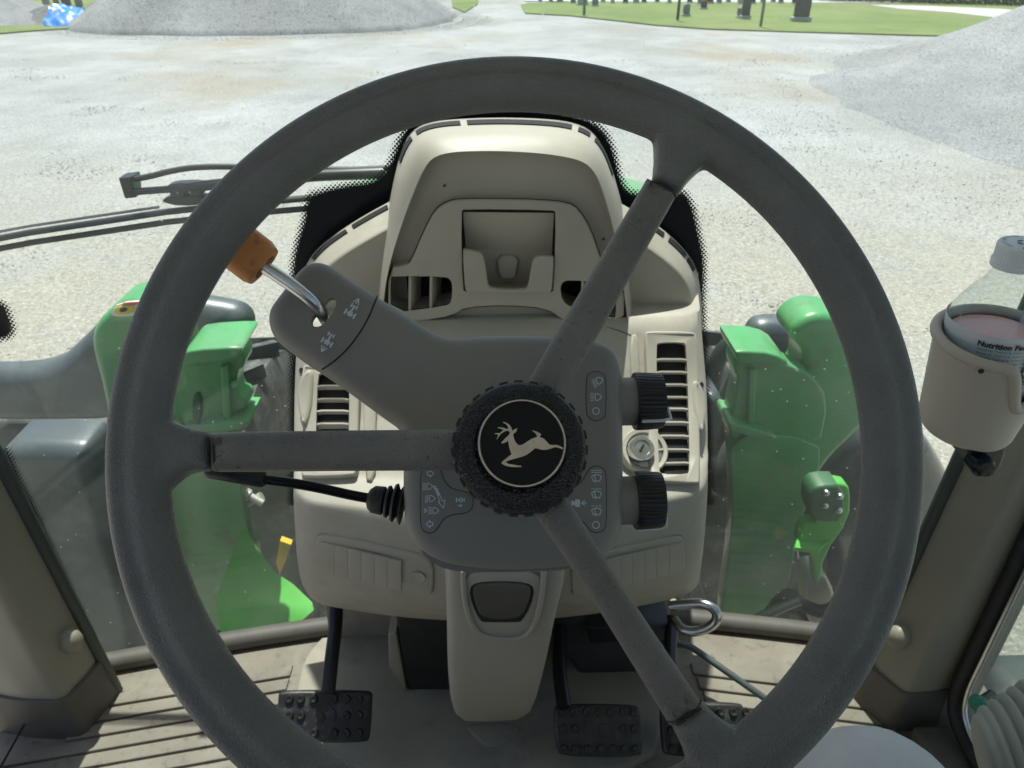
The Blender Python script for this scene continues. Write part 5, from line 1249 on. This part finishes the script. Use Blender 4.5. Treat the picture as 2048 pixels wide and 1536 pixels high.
# bottle
bt = atY(2038, 507, ctop.y+.004)       # cap centre
ba = (bt-(ctop-ax*.09)).normalized()
bo = thing('water_bottle', 'clear plastic bottle with white cap and a little pink drink in the cup holder', 'bottle', tuple(bt-ba*.147))
kx = ((bt-EYE).dot(FWD))/FPX
rc = 43*kx; rbm = 96*kx
PETM = glassy('bottle_plastic', (.90, .95, .95), .05)  # whitish reflections of the plastic put in as a diffuse veil
lathe('cap', [(rc*.9, .008), (rc*.97, .0075), (rc, .006), (rc, -.004)]+[(rc*1.06, -.0045), (rc*1.06, -.009), (rc*.9, -.009)], bt, ba, CAPW, bo, 144, mod=lambda t, r, h: 1-.02*(math.sin(t*40) > 0) if abs(r-rc) < 1e-6 else 1, angle=30)
body_prof = [(rc*.86, -.008), (rc*.86, -.014), (rc*.95, -.016), (rc*1.02, -.020), (rbm*.66, -.028), (rbm*.86, -.040), (rbm*.99, -.048), (rbm, -.062), (rbm*.99, -.074), (rbm*.96, -.078), (rbm*.90, -.118), (rbm*.88, -.125), (rbm*.85, -.142), (rbm*.7, -.147), (.001, -.145)]
def smooth_prof(p, it=2):
    q = chaikin([V((a, b, 0)) for a, b in p], it, False); return [(v.x, v.y) for v in q]
lathe('bottle_body', smooth_prof(body_prof), bt, ba, PETM, bo, 64, caps=False, angle=60, mod=lambda t, r, h: 1-.012*abs(math.sin(t*4)) if -.055 < h < -.022 else 1)
PINK = mat('pink_drink', (.90, .50, .47), .15)
lathe('drink', [(.0005, -.140), (rbm*.66, -.144), (rbm*.80, -.138), (rbm*.90, -.064), (.0005, -.064)], bt, ba, PINK, bo, 48)
# droplets inside the shoulder
rnd = random.Random(5); bm = bmesh.new(); U2, V2, _ = basis(ba)
for k in range(30):
    h = -rnd.uniform(.024, .07); rr_ = lerp_tab(sorted([(b, a) for a, b in body_prof[3:9]]), h)*.985; t = rnd.uniform(0, 6.28)
    bmesh.ops.create_icosphere(bm, subdivisions=1, radius=rnd.uniform(.0004, .0008), matrix=Matrix.Translation(bt+ba*h+(U2*math.cos(t)+V2*math.sin(t))*rr_))
finish(bm, 'droplets', PETM, bo, 180)['kind'] = 'stuff'
# label: open band with text
tc_ = tang(V((-.2, -1, 0)))
def bcyl(t, h, r): return bt+ba*h+(U2*math.cos(t)+V2*math.sin(t))*r
def ang_of(v): return math.atan2(v.dot(V2), v.dot(U2))
tf = ang_of(V((-.25, -1, 0)))
bm = bmesh.new(); pr0 = None
for i in range(61):
    t = tf-2.3+4.6*i/60; c = [bm.verts.new(bcyl(t, -.050-.060*k/4, rbm*(1.008-.07*k/4))) for k in range(5)]
    if pr0:
        for k in range(4): bm.faces.new((pr0[k], c[k], c[k+1], pr0[k+1]))
    pr0 = c
lab = finish(bm, 'label', LABEL, bo, 180)
def text_wrap(s, size, t0, h0, rot, parent, name='label_text', m=INKM, bold=0):
    cu = bpy.data.curves.new('t', 'FONT'); cu.body = s; cu.size = size; cu.offset = bold; cu.resolution_u = 2
    o = bpy.data.objects.new('t', cu); COL.objects.link(o); dg = bpy.context.evaluated_depsgraph_get(); dg.update()
    me = bpy.data.meshes.new_from_object(o.evaluated_get(dg)); bpy.data.objects.remove(o); me.name = name
    r = rbm*1.012+.0006
    for v in me.vertices:
        x, y = v.co.x, v.co.y
        if rot: x, y = -y, x
        v.co = bcyl(t0+sgn*x/r, h0+y, r-rbm*.07*max(0, -.050-(h0+y))/.060)
    me.materials.clear(); return link(me, name, m, parent, None)
e1 = bcyl(tf+.1, 0, 1)-bcyl(tf, 0, 1); sgn = 1 if e1.dot(RGT) > 0 else -1
text_wrap('Nutrition Facts', .0058, tf-sgn*.62, -.0590, False, lab, bold=.00025)
for k in range(13): text_wrap('Serving size  Total Fat 0g  Sodium 10mg', .0022, tf-sgn*.60, -.0620-.0032*k, False, lab)
text_wrap('RECYCLE', .0100, tf+sgn*.62, -.096, True, lab, bold=.0004)
text_wrap('EMPTY THEN', .0052, tf+sgn*.50, -.096, True, lab, bold=.0003)
for k in range(9): text_wrap('contains water, natural flavor, citric acid', .0018, tf+sgn*(.70+.07*k), -.096, True, lab)
# writing on the cap
def cap_ring(s, r, size, a0, st):
    for i, chh in enumerate(s):
        if chh == ' ': continue
        cu = bpy.data.curves.new('t', 'FONT'); cu.body = chh; cu.size = size; cu.align_x = 'CENTER'; cu.resolution_u = 1
        o = bpy.data.objects.new('t', cu); COL.objects.link(o); dg = bpy.context.evaluated_depsgraph_get(); dg.update()
        me = bpy.data.meshes.new_from_object(o.evaluated_get(dg)); bpy.data.objects.remove(o)
        a = a0-i*st; rad = U2*math.cos(a)+V2*math.sin(a); tg = -rad.cross(ba)*-1
        for v in me.vertices: v.co = bt+ba*.0085+rad*(r+v.co.y)+tg*(-v.co.x)
        me.materials.clear(); me.name = 'cap_text'; link(me, 'cap_text', INKM, bo, None)
cap_ring('PLEASE RECYCLE  THIS BOTTLE ', rc*.68, .0036, 2.0, .225)
bm = bmesh.new()
for k in range(3):
    a = k*2.094
    for j in range(3):
        a1 = a+j*.4; a2 = a+j*.4+.4
        q = [bt+ba*.0085+(U2*math.cos(x)+V2*math.sin(x))*r_ for x, r_ in ((a1, .0022), (a1, .0038), (a2, .0038), (a2, .0022))]
        if j < 3: bm.faces.new([bm.verts.new(p) for p in q])
finish(bm, 'cap_mark', INKM, bo, None)
# ================================================================== BELLOWS and green knob, lower right corner
jb = thing('rubber_bellows', 'pale grey-green ribbed rubber bellows at the lower right corner beside the knee', 'bellows', tuple(EYE+V((.60, .28, -.95))))
base = atY(1985, 1530, .43); ax2 = V((.16, .10, 1)).normalized(); pr = [(.001, .0)]
prof = []; nrib = 9
for k in range(nrib*8+1):
    f = k/8; ph = f % 1; h = f*.0105; r0 = .052+.0055*f; prof.append((r0*(1-.10*(math.cos(ph*2*math.pi)*.5+.5)**2.2), h))
lathe('bellows', [(.001, -.006), (.042, -.006), (.047, -.003)]+prof+[(.07, nrib*.0105+.05)], base, V((.93, -.18, .30)).normalized(), BOOTG, jb, 64, angle=80)
tk = thing('green_knob', 'small teal green round knob peeping out beside the ribbed bellows', 'knob', tuple(onX(1955, 1408, cR.x-.03)))
q = onX(1955, 1408, cR.x-.03); lathe('knob_disc', [(.001, .004), (.010, .0035), (.0125, 0), (.0125, -.004), (.001, -.005)], q, V((-.8, -.5, .3)), TEAL, tk, 28)
lathe('knob_stem', [(.007, -.004), (.007, -.05)], q, V((-.8, -.5, .3)), BLACK, tk, 14)
# ================================================================== PERSON (knee in view; unseen upper body added to dim the fill light)
def person():
    bm = bmesh.new(); sk_ = bm.verts.layers.skin.verify()
    K = atY(1765, 1552, .365)
    pelvis = V((.02, -.16, EYE.z-.66))
    J = {'pelvis': (pelvis, .15), 'belly': (pelvis+V((0, -.09, .14)), .14), 'chest': (pelvis+V((0, -.13, .38)), .165), 'neck': (pelvis+V((0, -.10, .56)), .062), 'head': (pelvis+V((0, -.07, .68)), .10), 'crown': (pelvis+V((0, -.08, .78)), .085), 'shoR': (pelvis+V((.19, -.12, .44)), .065), 'elbR': (pelvis+V((.27, .02, .22)), .048), 'wriR': (pelvis+V((.13, .10, .50)), .03), 'shoL': (pelvis+V((-.19, -.12, .44)), .065), 'elbL': (pelvis+V((-.27, .02, .22)), .048), 'wriL': (pelvis+V((-.13, .10, .50)), .03), 'hipR': (pelvis+V((.10, .04, -.01)), .105), 'thR': (V((.20, .14, EYE.z-.645)), .088), 'kR0': (K+V((-.012, -.055, -.012)), .077), 'kneeR': (K+V((0, .0, -.018)), .072), 'shR0': (K+V((.005, .025, -.09)), .066), 'shinR': (K+V((.01, .02, -.28)), .055), 'ankR': (K+V((.02, .03, -.44)), .045),
         'hipL': (pelvis+V((-.10, .04, -.01)), .105), 'thL': (V((-.20, .10, EYE.z-.70)), .085), 'kneeL': (V((-.27, .25, EYE.z-.72)), .07), 'shinL': (V((-.27, .30, EYE.z-.92)), .055), 'ankL': (V((-.27, .31, EYE.z-1.06)), .045)}
    vs = {k: bm.verts.new(p) for k, (p, r) in J.items()}
    for a, b in (('pelvis', 'belly'), ('belly', 'chest'), ('chest', 'neck'), ('neck', 'head'), ('head', 'crown'), ('chest', 'shoR'), ('shoR', 'elbR'), ('elbR', 'wriR'), ('chest', 'shoL'), ('shoL', 'elbL'), ('elbL', 'wriL'), ('pelvis', 'hipR'), ('hipR', 'thR'), ('thR', 'kR0'), ('kR0', 'kneeR'), ('kneeR', 'shR0'), ('shR0', 'shinR'), ('shinR', 'ankR'), ('pelvis', 'hipL'), ('hipL', 'thL'), ('thL', 'kneeL'), ('kneeL', 'shinL'), ('shinL', 'ankL')): bm.edges.new((vs[a], vs[b]))
    for k, v in vs.items(): v[sk_].radius = (J[k][1], J[k][1]); v[sk_].use_root = k == 'pelvis'
    me = bpy.data.meshes.new('person'); bm.to_mesh(me); bm.free()
    o = bpy.data.objects.new('person', me); COL.objects.link(o); me.materials.append(DENIM)
    o.modifiers.new('s', 'SKIN'); ss = o.modifiers.new('d', 'SUBSURF'); ss.levels = ss.render_levels = 3
    apply_mods(o)
    if not o.data.materials: o.data.materials.append(DENIM)
    o.data.materials.append(mat('dark_shirt', (.05, .06, .08), .9)); o.data.materials.append(mat('skin', (.45, .28, .20), .6))
    for p in o.data.polygons:
        p.use_smooth = True; c = p.center
        if c.y < 0 and c.z > pelvis.z+.06: p.material_index = 2 if c.z > pelvis.z+.57 else 1
    for v in o.data.vertices:
        c = v.co; n = mnoise.noise(V((c.x*22, c.y*9, c.z*12)))*.0035+mnoise.noise(V((c.x*60, c.y*20, c.z*20)))*.001; v.co = c+(c-K).normalized()*n
    return o
pe = tag(person(), 'seated driver in light grey trousers, only the right knee showing below the wheel', 'person')
for sx, nm in ((1, 'ankR'), (-1, 'ankL')):
    x = .315 if sx > 0 else -.27; y = .42 if sx > 0 else .34
    bt_ = [V((x-.045, y-.10, FLOOR+.004)), V((x+.045, y-.10, FLOOR+.004)), V((x+.055, y+.08, FLOOR+.004)), V((x+.035, y+.17, FLOOR+.004)), V((x-.035, y+.17, FLOOR+.004)), V((x-.055, y+.08, FLOOR+.004))]
    bm = bmesh.new(); pillow_bm(bm, chaikin([p+V((0, 0, .075)) for p in bt_], 2), UP, .075, .03, 5); finish(bm, 'boot', mat('boot_leather', (.09, .06, .04), .6), pe, 60)
# seat
st_ = thing('driver_seat', 'driver seat cushion under the seated driver, below the frame', 'seat', (0, -.2, FLOOR))
box('cushion', (0, -.16, EYE.z-.82), (.5, .42, .12), mat('seat_fabric', (.06, .07, .06), .9), st_, bev=.04)
box('backrest', (0, -.44, EYE.z-.5), (.48, .12, .7), MATS['seat_fabric'], st_, bev=.05)
box('pedestal', (0, -.16, (EYE.z-.88+FLOOR)/2), (.3, .3, EYE.z-.88-FLOOR), BLACK, st_, bev=.02)
